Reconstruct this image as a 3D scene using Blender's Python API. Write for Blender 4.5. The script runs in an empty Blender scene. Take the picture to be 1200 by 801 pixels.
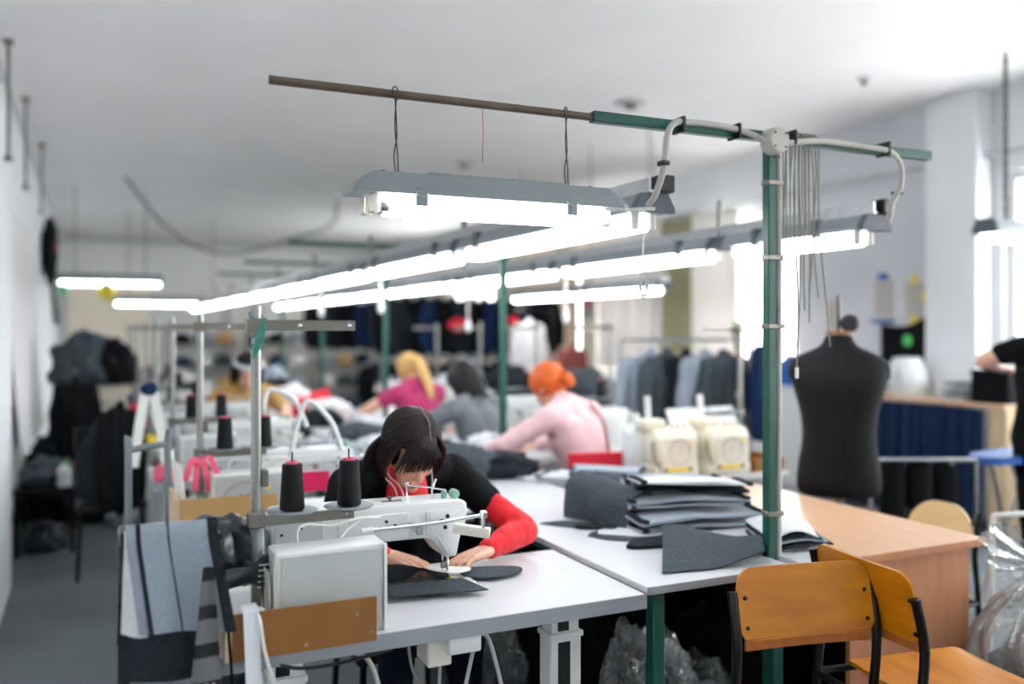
import bpy, bmesh, math, random
from mathutils import Vector, Matrix, Euler, noise
V = Vector
PI = math.pi
rnd = random.Random(11)
sc = bpy.context.scene
COL = sc.collection

# ---------------------------------------------------------------- camera
cam_data = bpy.data.cameras.new('camera')
cam = bpy.data.objects.new('camera', cam_data)
COL.objects.link(cam)
sc.camera = cam
cam.location = (0, 0, 1.5)
cam.rotation_euler = (PI / 2, 0, -math.atan(490 / 1044))
cam_data.sensor_width = 36
cam_data.lens = 36 * 1044 / 1200
cam_data.shift_y = -15.5 / 1200
cam_data.clip_start = 0.05
cam_data.dof.use_dof = True
cam_data.dof.focus_distance = 2.42
cam_data.dof.aperture_fstop = 0.95

# ---------------------------------------------------------------- daylight and exposure
world = bpy.data.worlds.new('overcast_sky')
sc.world = world
world.use_nodes = True
_bg = world.node_tree.nodes['Background']
_bg.inputs[0].default_value = (1.0, 0.985, 0.97, 1)
_bg.inputs[1].default_value = 6.6
LAMP = 7.0            # brightness of a fluorescent diffuser
sc.view_settings.view_transform = 'Standard'
sc.view_settings.look = 'None'
sc.view_settings.gamma = 1.0
sc.view_settings.use_curve_mapping = False
sc.view_settings.exposure = 1.15
sc.cycles.max_bounces = 8
sc.cycles.transparent_max_bounces = 16
sc.cycles.sample_clamp_indirect = 6.0

# ---------------------------------------------------------------- materials
def lin(c):
    c = c / 255.0
    return c / 12.92 if c <= 0.04045 else ((c + 0.055) / 1.055) ** 2.4

def rgb(r, g, b):
    return (lin(r), lin(g), lin(b), 1)

def mat(name, c, rough=0.5, metal=0.0, var=0.06, vscale=6.0, bump=0.0, bscale=60.0, emit=0.0, alpha=1.0, sheen=0.0,
        stretch=None, spec=0.5, c2=None, trans=0.0):
    m = bpy.data.materials.new(name)
    m.use_nodes = True
    nt = m.node_tree
    N, L = nt.nodes, nt.links
    p = N['Principled BSDF']
    col = rgb(*c)
    p.inputs['Roughness'].default_value = rough
    p.inputs['Metallic'].default_value = metal
    p.inputs['Specular IOR Level'].default_value = spec
    if sheen:
        p.inputs['Sheen Weight'].default_value = sheen
    if trans:
        p.inputs['Transmission Weight'].default_value = trans
    p.inputs['Alpha'].default_value = alpha
    tc = N.new('ShaderNodeTexCoord')
    mp = N.new('ShaderNodeMapping')
    L.new(tc.outputs['Object'], mp.inputs[0])
    if stretch:
        mp.inputs['Scale'].default_value = stretch
    if emit:
        p.inputs['Emission Color'].default_value = col
        p.inputs['Emission Strength'].default_value = emit
        p.inputs['Base Color'].default_value = col
    else:
        nz = N.new('ShaderNodeTexNoise')
        nz.inputs['Scale'].default_value = vscale
        nz.inputs['Detail'].default_value = 5
        L.new(mp.outputs[0], nz.inputs['Vector'])
        rp = N.new('ShaderNodeValToRGB')
        rp.color_ramp.elements[0].position = 0.3
        rp.color_ramp.elements[1].position = 0.7
        a = [max(0, x * (1 - var)) for x in col[:3]] + [1]
        b = [min(1, x * (1 + var)) for x in col[:3]] + [1]
        if c2:
            a, b = col, rgb(*c2)
        rp.color_ramp.elements[0].color = a
        rp.color_ramp.elements[1].color = b
        L.new(nz.outputs[0], rp.inputs[0])
        L.new(rp.outputs[0], p.inputs['Base Color'])
        if bump:
            nb = N.new('ShaderNodeTexNoise')
            nb.inputs['Scale'].default_value = bscale
            nb.inputs['Detail'].default_value = 4
            L.new(mp.outputs[0], nb.inputs['Vector'])
            bp = N.new('ShaderNodeBump')
            bp.inputs['Strength'].default_value = bump
            bp.inputs['Distance'].default_value = 0.01
            L.new(nb.outputs[0], bp.inputs['Height'])
            L.new(bp.outputs[0], p.inputs['Normal'])
    return m

M = {}
M['ceiling'] = mat('ceiling_paint', (238, 236, 236), 0.9, var=0.03, vscale=1.2, bump=0.05, bscale=8)
M['plaster'] = mat('white_plaster', (232, 235, 237), 0.85, var=0.03, vscale=2, bump=0.25, bscale=9)
M['greywall'] = mat('grey_wall_paint', (210, 213, 217), 0.85, var=0.03, vscale=2)
M['backwall'] = mat('back_wall_paint', (226, 226, 223), 0.9, var=0.04, vscale=1)
M['cream'] = mat('cream_panel', (253, 241, 222), 0.8, var=0.03, vscale=2)
M['concrete'] = mat('concrete_floor', (104, 112, 116), 0.5, var=0.22, vscale=1.6, bump=0.12, bscale=14)
M['pipe'] = mat('painted_pipe', (190, 192, 193), 0.5)
M['laminate'] = mat('grey_laminate', (208, 211, 214), 0.32, var=0.015, vscale=40)
M['edge'] = mat('grey_edging', (150, 156, 163), 0.5)
M['white_paint'] = mat('white_enamel', (228, 230, 229), 0.35, var=0.02)
M['machine'] = mat('machine_enamel', (214, 217, 216), 0.3, var=0.025, vscale=9)
M['machine_grey'] = mat('machine_panel', (188, 193, 193), 0.42, var=0.03, vscale=9)
M['offwhite'] = mat('aged_white_plastic', (226, 221, 208), 0.4)
M['cream_plastic'] = mat('cream_plastic', (232, 226, 205), 0.4)
M['steel'] = mat('brushed_steel', (178, 180, 182), 0.28, 1.0, var=0.1, vscale=30)
M['chrome'] = mat('chrome', (225, 228, 230), 0.1, 1.0)
M['dull_steel'] = mat('dull_steel', (132, 129, 122), 0.4, 0.8, var=0.12, vscale=20)
M['pole'] = mat('grey_pole', (150, 150, 146), 0.35, 0.6, var=0.06)
M['green'] = mat('green_post_paint', (8, 80, 68), 0.4, var=0.12, vscale=12)
M['rust'] = mat('bare_rusty_pipe', (112, 104, 94), 0.45, 0.5, c2=(92, 68, 50), vscale=9)
M['housing'] = mat('grey_lamp_housing', (130, 139, 143), 0.45, var=0.04)
M['housing_dark'] = mat('dark_lamp_end', (82, 92, 102), 0.5, var=0.05)
M['diffuser'] = mat('lit_diffuser', (246, 250, 255), emit=LAMP)
M['black'] = mat('black_paint', (7, 7, 9), 0.28, var=0.1, spec=0.35)
M['black_plastic'] = mat('black_plastic', (22, 23, 26), 0.4, var=0.1)
M['cable'] = mat('grey_cable', (172, 172, 166), 0.5)
M['cable_dark'] = mat('taupe_cord', (128, 124, 114), 0.55)
M['cable_white'] = mat('white_cable', (226, 226, 222), 0.4)
M['conduit'] = mat('grey_conduit', (184, 181, 175), 0.5, bump=0.1, bscale=200)
M['ply'] = mat('varnished_ply', (208, 136, 14), 0.32, c2=(180, 102, 6), vscale=2.6, stretch=(1.5, 6, 7), bump=0.02, bscale=30)
M['ply_pale'] = mat('pale_ply', (232, 205, 152), 0.4, c2=(222, 192, 138), vscale=3, stretch=(1.5, 6, 7))
M['ply_edge'] = mat('ply_edge', (166, 96, 38), 0.5, var=0.15, vscale=30)
M['beech_top'] = mat('beech_top', (226, 186, 154), 0.3, c2=(219, 176, 142), vscale=3, stretch=(8, 1, 1))
M['beech'] = mat('beech_panel', (196, 138, 100), 0.4, c2=(184, 124, 88), vscale=4, stretch=(6, 6, 0.7))
M['hardboard'] = mat('hardboard', (148, 98, 42), 0.55, c2=(134, 86, 36), vscale=14, bump=0.08, bscale=150)
M['card'] = mat('cardboard', (208, 166, 106), 0.7, var=0.05, vscale=8)
M['pale_board'] = mat('pale_board', (222, 196, 160), 0.6, var=0.05, vscale=8)
M['thread'] = mat('black_thread', (13, 15, 19), 0.6, var=0.2, vscale=40, stretch=(1, 1, 18), bump=0.5, bscale=60, spec=0.3)
M['felt'] = mat('grey_felt', (72, 81, 88), 0.95, var=0.45, vscale=160, bump=0.5, bscale=240, spec=0.2)
M['felt_dark'] = mat('charcoal_felt', (38, 44, 49), 0.95, var=0.4, vscale=150, bump=0.5, bscale=240, spec=0.2)
M['light_cloth'] = mat('light_grey_cloth', (140, 152, 164), 0.8, var=0.07, vscale=90, bump=0.2, bscale=200, sheen=0.2)
M['pale_cloth'] = mat('pale_cloth', (206, 210, 214), 0.85, var=0.05, vscale=60, bump=0.2, bscale=160)
M['navy'] = mat('navy_cloth', (24, 46, 80), 0.8, var=0.15, vscale=20, spec=0.2)
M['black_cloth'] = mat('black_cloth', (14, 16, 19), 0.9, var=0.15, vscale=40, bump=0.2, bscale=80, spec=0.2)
M['shiny_black'] = mat('shiny_black_nylon', (36, 44, 51), 0.3, var=0.15, vscale=14, bump=0.15, bscale=26)
M['mannequin'] = mat('mannequin_jersey', (13, 13, 16), 0.7, var=0.1, vscale=60, spec=0.25)
M['red'] = mat('red_jersey', (222, 6, 28), 0.75, var=0.06, vscale=20, sheen=0.15, bump=0.1, bscale=60)
M['red_cloth'] = mat('red_cloth', (222, 34, 58), 0.75, var=0.06)
M['pink'] = mat('pink_knit', (226, 186, 190), 0.9, var=0.05, vscale=50, sheen=0.3, bump=0.2, bscale=90)
M['magenta'] = mat('magenta_top', (176, 40, 96), 0.8, var=0.06, sheen=0.2)
M['hot_pink'] = mat('hot_pink_felt', (222, 30, 92), 0.8, var=0.05)
M['ribbon_pink'] = mat('pink_ribbon', (240, 96, 128), 0.5, var=0.1)
M['grey_knit'] = mat('grey_knit', (104, 110, 116), 0.9, var=0.06, vscale=50, sheen=0.2, bump=0.2, bscale=90)
M['mustard'] = mat('mustard_top', (186, 146, 84), 0.85, var=0.06)
M['denim'] = mat('blue_denim', (70, 96, 134), 0.85, var=0.15, vscale=60)
M['white_shirt'] = mat('white_shirt', (232, 230, 230), 0.85, var=0.03)
M['skin'] = mat('skin', (228, 178, 152), 0.45, var=0.05, vscale=9, bump=0.05, bscale=120)
M['skin'].node_tree.nodes['Principled BSDF'].inputs['Subsurface Weight'].default_value = 0.12
M['skin'].node_tree.nodes['Principled BSDF'].inputs['Subsurface Radius'].default_value = (0.02, 0.008, 0.004)
M['lip'] = mat('lips', (196, 106, 102), 0.4)
M['brow'] = mat('eyebrow', (52, 38, 34), 0.7)
M['nail'] = mat('fingernail', (232, 190, 176), 0.25)
M['eye_white'] = mat('eye_white', (236, 232, 228), 0.15)
M['hair_dark'] = mat('dark_brown_hair', (22, 14, 15), 0.4, c2=(36, 24, 25), vscale=30, stretch=(6, 6, 1), bump=0.25, bscale=120, spec=0.3)
M['hair_black'] = mat('black_hair', (15, 12, 14), 0.5, var=0.2, vscale=30, bump=0.3, bscale=90, spec=0.3)
M['hair_blonde'] = mat('blonde_hair', (222, 182, 112), 0.45, c2=(198, 152, 84), vscale=30, bump=0.3, bscale=90)
M['hair_orange'] = mat('orange_hair', (226, 104, 26), 0.45, c2=(200, 80, 14), vscale=30, bump=0.3, bscale=90)
M['scalp'] = mat('parting_scalp', (150, 118, 110), 0.5)
M['paper'] = mat('paper', (236, 236, 232), 0.7, var=0.02)
M['paper_grey'] = mat('printed_paper', (196, 192, 186), 0.7, var=0.12, vscale=40, stretch=(1, 1, 6))
M['ink'] = mat('grey_ink', (120, 116, 120), 0.6)
M['yellow'] = mat('yellow_sticker', (236, 206, 52), 0.45, var=0.04)
M['yellow_balloon'] = mat('yellow_balloon', (240, 218, 60), 0.25, var=0.03)
M['teal'] = mat('teal_thread', (52, 136, 122), 0.6, var=0.2, vscale=60)
M['mint'] = mat('mint_knob', (130, 176, 160), 0.3)
M['blue'] = mat('blue_plastic', (28, 92, 172), 0.4)
M['lime'] = mat('green_badge', (72, 200, 92), 0.5)
M['orange'] = mat('orange_plastic', (236, 120, 60), 0.4)
M['balloon_green'] = mat('green_balloon', (110, 200, 150), 0.3)
M['olive'] = mat('olive_curtain', (158, 156, 122), 0.85, var=0.08, vscale=10)
M['sheer'] = mat('sheer_curtain', (240, 236, 234), 0.9, var=0.02)
M['leaf'] = mat('leaf', (96, 150, 70), 0.5, var=0.2)
M['dark_jeans'] = mat('dark_jeans', (14, 20, 36), 0.9, spec=0.2)
M['maroon'] = mat('maroon_cloth', (140, 70, 66), 0.85)
M['bottle'] = mat('translucent_white', (226, 230, 232), 0.3)
M['stripe_grey'] = mat('scarf_grey', (104, 104, 108), 0.85, bump=0.2, bscale=150)
M['stripe_black'] = mat('scarf_black', (22, 22, 25), 0.85, bump=0.2, bscale=150)
M['ribbon_white'] = mat('white_tape', (224, 228, 234), 0.6, bump=0.1, bscale=200)
M['hole'] = mat('black_recess', (8, 9, 10), 0.6)

def thin_plastic(name, tint, gloss, body):
    m = bpy.data.materials.new(name)
    m.use_nodes = True
    nt = m.node_tree
    N, L = nt.nodes, nt.links
    N.remove(N['Principled BSDF'])
    out = N['Material Output']
    tr = N.new('ShaderNodeBsdfTransparent'); tr.inputs[0].default_value = (*tint, 1)
    gl = N.new('ShaderNodeBsdfGlossy'); gl.inputs['Roughness'].default_value = 0.16
    df = N.new('ShaderNodeBsdfDiffuse'); df.inputs[0].default_value = (0.75, 0.8, 0.82, 1)
    lw = N.new('ShaderNodeLayerWeight'); lw.inputs[0].default_value = 0.35
    tc = N.new('ShaderNodeTexCoord')
    nz = N.new('ShaderNodeTexNoise'); nz.inputs['Scale'].default_value = 16; nz.inputs['Detail'].default_value = 3
    L.new(tc.outputs['Object'], nz.inputs['Vector'])
    bp = N.new('ShaderNodeBump'); bp.inputs['Strength'].default_value = 0.6; bp.inputs['Distance'].default_value = 0.03
    L.new(nz.outputs[0], bp.inputs['Height'])
    L.new(bp.outputs[0], gl.inputs['Normal'])
    m1 = N.new('ShaderNodeMixShader'); m1.inputs[0].default_value = body
    L.new(tr.outputs[0], m1.inputs[1]); L.new(df.outputs[0], m1.inputs[2])
    mu = N.new('ShaderNodeMath'); mu.operation = 'MULTIPLY_ADD'
    mu.inputs[1].default_value = 0.5; mu.inputs[2].default_value = gloss
    L.new(lw.outputs['Facing'], mu.inputs[0])
    m2 = N.new('ShaderNodeMixShader')
    L.new(mu.outputs[0], m2.inputs[0]); L.new(m1.outputs[0], m2.inputs[1]); L.new(gl.outputs[0], m2.inputs[2])
    L.new(m2.outputs[0], out.inputs[0])
    return m
M['bag'] = thin_plastic('clear_plastic_bag', (0.95, 0.97, 0.97), 0.06, 0.10)
M['bag_milky'] = thin_plastic('milky_plastic_bag', (0.96, 0.97, 0.97), 0.06, 0.11)
M['glass'] = thin_plastic('window_glass', (0.97, 0.99, 1.0), 0.02, 0.0)

# ---------------------------------------------------------------- objects
def props(o, label=None, cat=None, group=None, kind=None):
    if label: o['label'] = label
    if cat: o['category'] = cat
    if group: o['group'] = group
    if kind: o['kind'] = kind
    return o

def thing(name, label, cat, loc=(0, 0, 0), rotz=0.0, group=None):
    o = bpy.data.objects.new(name, None)
    COL.objects.link(o)
    o.empty_display_size = 0.05
    o.location = loc
    o.rotation_euler = (0, 0, rotz)
    return props(o, label, cat, group)

def mesh_obj(name, me, parent=None, loc=None, rot=None):
    o = bpy.data.objects.new(name, me)
    COL.objects.link(o)
    if parent: o.parent = parent
    if loc is not None: o.location = loc
    if rot is not None: o.rotation_euler = rot
    return o

def obj(name, bm, m, parent=None, loc=None, rot=None, smooth=True, angle=40):
    me = bpy.data.meshes.new(name)
    bmesh.ops.recalc_face_normals(bm, faces=bm.faces)
    if smooth:
        lim = math.radians(angle)
        for f in bm.faces: f.smooth = True
        for e in bm.edges:
            if len(e.link_faces) == 2 and e.calc_face_angle(0) > lim:
                e.smooth = False
    bm.to_mesh(me)
    bm.free()
    for x in (m if isinstance(m, (list, tuple)) else [m]):
        me.materials.append(x if not isinstance(x, str) else M[x])
    return mesh_obj(name, me, parent, loc, rot)

def struct(name, bm, m, parent=None, smooth=True):
    o = obj(name, bm, m, parent, smooth=smooth)
    if parent is None: o['kind'] = 'structure'
    return o

KIDS = {}
def copy_tree(root, loc=None, rotz=None, label=None, group=None, parent=None):
    kids = {}
    for o in bpy.data.objects:
        if o.parent: kids.setdefault(o.parent.name, []).append(o)
    def cp(o, par):
        c = o.copy()
        COL.objects.link(c)
        c.parent = par
        for k in kids.get(o.name, []): cp(k, c)
        return c
    r = cp(root, parent)
    if loc is not None: r.location = loc
    if rotz is not None: r.rotation_euler = (0, 0, rotz)
    if label: r['label'] = label
    if group: r['group'] = group
    return r

# ---------------------------------------------------------------- shape helpers
def B(): return bmesh.new()

def box(bm, x0, x1, y0, y1, z0, z1, bev=0.0, seg=1):
    g = bmesh.ops.create_cube(bm, size=1)
    vs = g['verts']
    for v in vs:
        v.co = V(((x0 + x1) / 2 + v.co.x * (x1 - x0), (y0 + y1) / 2 + v.co.y * (y1 - y0), (z0 + z1) / 2 + v.co.z * (z1 - z0)))
    if bev:
        es = list({e for v in vs for e in v.link_edges})
        bmesh.ops.bevel(bm, geom=es, offset=bev, segments=seg, affect='EDGES', profile=0.5)

def bx(x0, x1, y0, y1, z0, z1, bev=0.0, seg=1):
    bm = B(); box(bm, x0, x1, y0, y1, z0, z1, bev, seg); return bm

def spline(pts, n):
    pts = [V(p) for p in pts]
    if n <= 1 or len(pts) < 3: return pts
    out = []
    for i in range(len(pts) - 1):
        p0 = pts[max(i - 1, 0)]; p1 = pts[i]; p2 = pts[i + 1]; p3 = pts[min(i + 2, len(pts) - 1)]
        for k in range(n):
            t = k / n
            out.append(0.5 * ((2 * p1) + (p2 - p0) * t + (2 * p0 - 5 * p1 + 4 * p2 - p3) * t * t + (3 * p1 - p0 - 3 * p2 + p3) * t ** 3))
    out.append(pts[-1])
    return out

def lerp_list(r, m, n):
    if not isinstance(r, (list, tuple)): return [r] * m
    out = []
    for i in range(m):
        t = i / max(1, m - 1) * (len(r) - 1)
        k = min(int(t), len(r) - 2)
        out.append(r[k] + (r[k + 1] - r[k]) * (t - k))
    return out

def tube(bm, pts, r, sides=8, sm=1, closed=False, flat=1.0, up=None):
    P = spline(pts, sm)
    m = len(P)
    rs = lerp_list(r, m, 1)
    T = []
    for i in range(m):
        if closed: t = P[(i + 1) % m] - P[i - 1]
        else: t = P[min(i + 1, m - 1)] - P[max(i - 1, 0)]
        T.append(t.normalized() if t.length > 1e-9 else V((0, 0, 1)))
    a = up and V(up) or (V((0, 0, 1)) if abs(T[0].z) < 0.9 else V((1, 0, 0)))
    n = (a - T[0] * a.dot(T[0])).normalized()
    rings = []
    for i in range(m):
        n = (n - T[i] * n.dot(T[i]))
        n = n.normalized() if n.length > 1e-6 else T[i].orthogonal().normalized()
        b = T[i].cross(n)
        rings.append([bm.verts.new(P[i] + (n * math.cos(2 * PI * k / sides) * flat + b * math.sin(2 * PI * k / sides)) * rs[i]) for k in range(sides)])
    rng = range(m) if closed else range(m - 1)
    for i in rng:
        A, Bq = rings[i], rings[(i + 1) % m]
        for k in range(sides):
            bm.faces.new((A[k], A[(k + 1) % sides], Bq[(k + 1) % sides], Bq[k]))
    if not closed:
        bm.faces.new(rings[0][::-1]); bm.faces.new(rings[-1])

def tb(pts, r, sides=8, sm=1, **k):
    bm = B(); tube(bm, pts, r, sides, sm, **k); return bm

def lathe(bm, prof, c=(0, 0, 0), sides=24, axis='z', rot=None):
    rings = []
    for (r, z) in prof:
        if r < 1e-6: ring = [(0, 0, z)]
        else: ring = [(r * math.cos(2 * PI * k / sides), r * math.sin(2 * PI * k / sides), z) for k in range(sides)]
        vs = []
        for q in ring:
            q = V(q)
            if axis == 'x': q = V((q.z, q.x, q.y))
            elif axis == 'y': q = V((q.x, q.z, -q.y))
            if rot is not None: q = rot @ q
            vs.append(bm.verts.new(q + V(c)))
        rings.append(vs)
    for i in range(len(rings) - 1):
        a, b = rings[i], rings[i + 1]
        for k in range(sides):
            if len(a) == 1 and len(b) == 1: break
            if len(a) == 1: bm.faces.new((a[0], b[k], b[(k + 1) % sides]))
            elif len(b) == 1: bm.faces.new((a[k], b[0], a[(k + 1) % sides]))
            else: bm.faces.new((a[k], a[(k + 1) % sides], b[(k + 1) % sides], b[k]))
    if len(rings[0]) > 1: bm.faces.new(rings[0][::-1])
    if len(rings[-1]) > 1: bm.faces.new(rings[-1])

def lt(prof, c=(0, 0, 0), sides=24, axis='z', rot=None):
    bm = B(); lathe(bm, prof, c, sides, axis, rot); return bm

def prism(bm, poly, a, b, plane='xz', bev=0.0):
    def q(u, v, w):
        return {'xz': (u, w, v), 'yz': (w, u, v), 'xy': (u, v, w)}[plane]
    A = [bm.verts.new(q(u, v, a)) for u, v in poly]
    C = [bm.verts.new(q(u, v, b)) for u, v in poly]
    fs = [bm.faces.new(A), bm.faces.new(C[::-1])]
    n = len(poly)
    for i in range(n):
        fs.append(bm.faces.new((A[i], A[(i + 1) % n], C[(i + 1) % n], C[i])))
    if bev:
        es = list({e for f in fs for e in f.edges})
        bmesh.ops.recalc_face_normals(bm, faces=fs)
        bmesh.ops.bevel(bm, geom=es, offset=bev, segments=2, affect='EDGES', profile=0.5)

def pr(poly, a, b, plane='xz', bev=0.0):
    bm = B(); prism(bm, poly, a, b, plane, bev); return bm

def sheet(bm, f, nu, nv, th=0.003):
    """a cloth surface f(u, v) with real thickness"""
    P = [[V(f(i / nu, j / nv)) for j in range(nv + 1)] for i in range(nu + 1)]
    top, bot = [], []
    for i in range(nu + 1):
        rt, rb = [], []
        for j in range(nv + 1):
            du = P[min(i + 1, nu)][j] - P[max(i - 1, 0)][j]
            dv = P[i][min(j + 1, nv)] - P[i][max(j - 1, 0)]
            n = du.cross(dv)
            n = n.normalized() if n.length > 1e-9 else V((0, 0, 1))
            rt.append(bm.verts.new(P[i][j] + n * th / 2)); rb.append(bm.verts.new(P[i][j] - n * th / 2))
        top.append(rt); bot.append(rb)
    for i in range(nu):
        for j in range(nv):
            bm.faces.new((top[i][j], top[i + 1][j], top[i + 1][j + 1], top[i][j + 1]))
            bm.faces.new((bot[i][j], bot[i][j + 1], bot[i + 1][j + 1], bot[i + 1][j]))
    for i in range(nu):
        bm.faces.new((top[i][0], bot[i][0], bot[i + 1][0], top[i + 1][0]))
        bm.faces.new((top[i][nv], top[i + 1][nv], bot[i + 1][nv], bot[i][nv]))
    for j in range(nv):
        bm.faces.new((top[0][j], top[0][j + 1], bot[0][j + 1], bot[0][j]))
        bm.faces.new((top[nu][j], bot[nu][j], bot[nu][j + 1], top[nu][j + 1]))

def sh(f, nu, nv, th=0.003):
    bm = B(); sheet(bm, f, nu, nv, th); return bm

def N3(x, y, z=0.0, s=1.0, seed=0.0):
    return noise.noise(V((x * s + seed * 7.3, y * s + seed * 3.1, z * s - seed * 5.7)))

def heap(rx, ry, rz, seed=0, sub=4, amp=0.22, fr=2.2, flat=True, ridge=0.5):
    """a crumpled lump of cloth or plastic lying on its flat underside"""
    bm = B()
    bmesh.ops.create_icosphere(bm, subdivisions=sub, radius=1)
    for v in bm.verts:
        d = v.co.copy()
        n1 = noise.noise(d * fr + V((seed * 3.7, seed, -seed)))
        n2 = 1 - abs(noise.noise(d * fr * 2.1 + V((-seed, seed * 2.3, seed)))) * 2
        k = 1 + amp * n1 + amp * ridge * n2
        v.co = V((d.x * rx * k, d.y * ry * k, d.z * rz * k))
        if flat and v.co.z < -rz * 0.25:
            v.co.z = -rz * 0.25 + (v.co.z + rz * 0.25) * 0.08
    lo = min(v.co.z for v in bm.verts)
    for v in bm.verts: v.co.z -= lo
    return bm

def fold_bundle(w, l, layers, t, seed=0, th=0.004, sag=0.0):
    """cloth folded to and fro: w across (x), l along (y), layers stacked t apart"""
    prof = []
    for k in range(layers):
        z = (k + 0.5) * t
        jx = 0.06 * w * N3(k * 1.7, seed)
        a, b = -w / 2 + jx, w / 2 + jx
        xs = [a + (b - a) * i / 6 for i in range(7)]
        if k % 2: xs = xs[::-1]
        for x in xs: prof.append((x, z + 0.25 * t * N3(x * 9, k, 0, 1, seed)))
        if k < layers - 1:
            s = 1 if k % 2 == 0 else -1
            e = xs[-1]
            prof.append((e + s * t * 0.55, z + t * 0.25)); prof.append((e + s * t * 0.75, z + t * 0.5)); prof.append((e + s * t * 0.55, z + t * 0.75))
    def f(u, v):
        i = u * (len(prof) - 1)
        k = min(int(i), len(prof) - 2)
        q = i - k
        x = prof[k][0] + (prof[k + 1][0] - prof[k][0]) * q
        z = prof[k][1] + (prof[k + 1][1] - prof[k][1]) * q
        y = (v - 0.5) * l * (1 + 0.05 * N3(z * 40, seed))
        z = z + 0.006 * N3(x * 8, y * 8, z * 20, 1, seed) - sag * (2 * (v - 0.5)) ** 2 * (z / (layers * t))
        return (x + 0.008 * N3(y * 6, z * 30, 0, 1, seed), y, max(z, th * 0.6))
    return sh(f, len(prof) - 1, 12, th)

def blob(name, shapes, voxel, m, parent=None, smooth=4, grow=0.0, zones=None, clip=None, warp=None):
    """one continuous skin around tapered limbs ('c', p0, r0, p1, r1) and ellipsoids ('e', centre, radii, matrix)"""
    bm = B()
    for s in shapes:
        if s[0] == 'c':
            _, p0, r0, p1, r1 = s
            p0, p1 = V(p0), V(p1)
            r0 += grow; r1 += grow
            d = p1 - p0
            L = d.length
            q = (V((0, 0, 1)).rotation_difference(d)).to_matrix() if L > 1e-6 else Matrix.Identity(3)
            prof = [(0, -r0)] + [(r0 * math.cos(a), r0 * math.sin(a)) for a in (-1.1, -0.7, -0.35, 0)]
            prof += [(r1 * math.cos(a), L + r1 * math.sin(a)) for a in (0, 0.35, 0.7, 1.1)] + [(0, L + r1)]
            lathe(bm, prof, p0, 16, 'z', q)
        else:
            _, c, rad, rot = (s + (None,))[:4]
            g = bmesh.ops.create_icosphere(bm, subdivisions=3, radius=1)
            for v in g['verts']:
                q = V((v.co.x * (rad[0] + grow), v.co.y * (rad[1] + grow), v.co.z * (rad[2] + grow)))
                if rot is not None: q = rot @ q
                v.co = q + V(c)
    bmesh.ops.recalc_face_normals(bm, faces=bm.faces)
    me = bpy.data.meshes.new(name)
    bm.to_mesh(me); bm.free()
    o = bpy.data.objects.new('tmp', me)
    COL.objects.link(o)
    r = o.modifiers.new('r', 'REMESH'); r.mode = 'VOXEL'; r.voxel_size = voxel
    if smooth:
        s = o.modifiers.new('s', 'SMOOTH'); s.iterations = smooth; s.factor = 0.5
    dg = bpy.context.evaluated_depsgraph_get()
    new = bpy.data.meshes.new_from_object(o.evaluated_get(dg))
    bpy.data.objects.remove(o)
    bpy.data.meshes.remove(me)
    new.name = name
    if clip or warp:
        bm = B(); bm.from_mesh(new)
        if clip:
            for co, no in clip:
                bmesh.ops.bisect_plane(bm, geom=bm.verts[:] + bm.edges[:] + bm.faces[:], plane_co=co, plane_no=no, clear_outer=True)
        if warp:
            for v in bm.verts: v.co = warp(v.co, v.normal)
        bm.to_mesh(new); bm.free()
    new.materials.clear()
    ms = [m] + [z[0] for z in (zones or [])]
    for x in ms: new.materials.append(M[x] if isinstance(x, str) else x)
    if zones:
        for p in new.polygons:
            c = p.center
            for i, z in enumerate(zones):
                if z[1](c): p.material_index = i + 1
    for p in new.polygons: p.use_smooth = True
    return mesh_obj(name, new, parent)

def text_mesh(name, body, size, m, parent, loc, rot, extrude=0.0006):
    cu = bpy.data.curves.new(name, 'FONT')
    cu.body = body; cu.size = size; cu.extrude = extrude
    cu.align_x = 'CENTER'; cu.align_y = 'CENTER'
    o = bpy.data.objects.new('tmp', cu); COL.objects.link(o)
    dg = bpy.context.evaluated_depsgraph_get()
    me = bpy.data.meshes.new_from_object(o.evaluated_get(dg))
    bpy.data.objects.remove(o)
    me.materials.clear(); me.materials.append(M[m]); me.name = name
    return mesh_obj(name, me, parent, loc, rot)

def sheer_cloth(name, c):
    m = bpy.data.materials.new(name)
    m.use_nodes = True
    nt = m.node_tree
    N, L = nt.nodes, nt.links
    N.remove(N['Principled BSDF'])
    a = N.new('ShaderNodeBsdfDiffuse'); a.inputs[0].default_value = rgb(*c)
    b = N.new('ShaderNodeBsdfTranslucent'); b.inputs[0].default_value = rgb(*c)
    x = N.new('ShaderNodeMixShader'); x.inputs[0].default_value = 0.16
    L.new(a.outputs[0], x.inputs[1]); L.new(b.outputs[0], x.inputs[2]); L.new(x.outputs[0], N['Material Output'].inputs[0])
    return m
M['sheer'] = sheer_cloth('sheer_curtain_cloth', (240, 236, 232))
M['sheer_cream'] = sheer_cloth('cream_curtain_cloth', (240, 226, 208))
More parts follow.
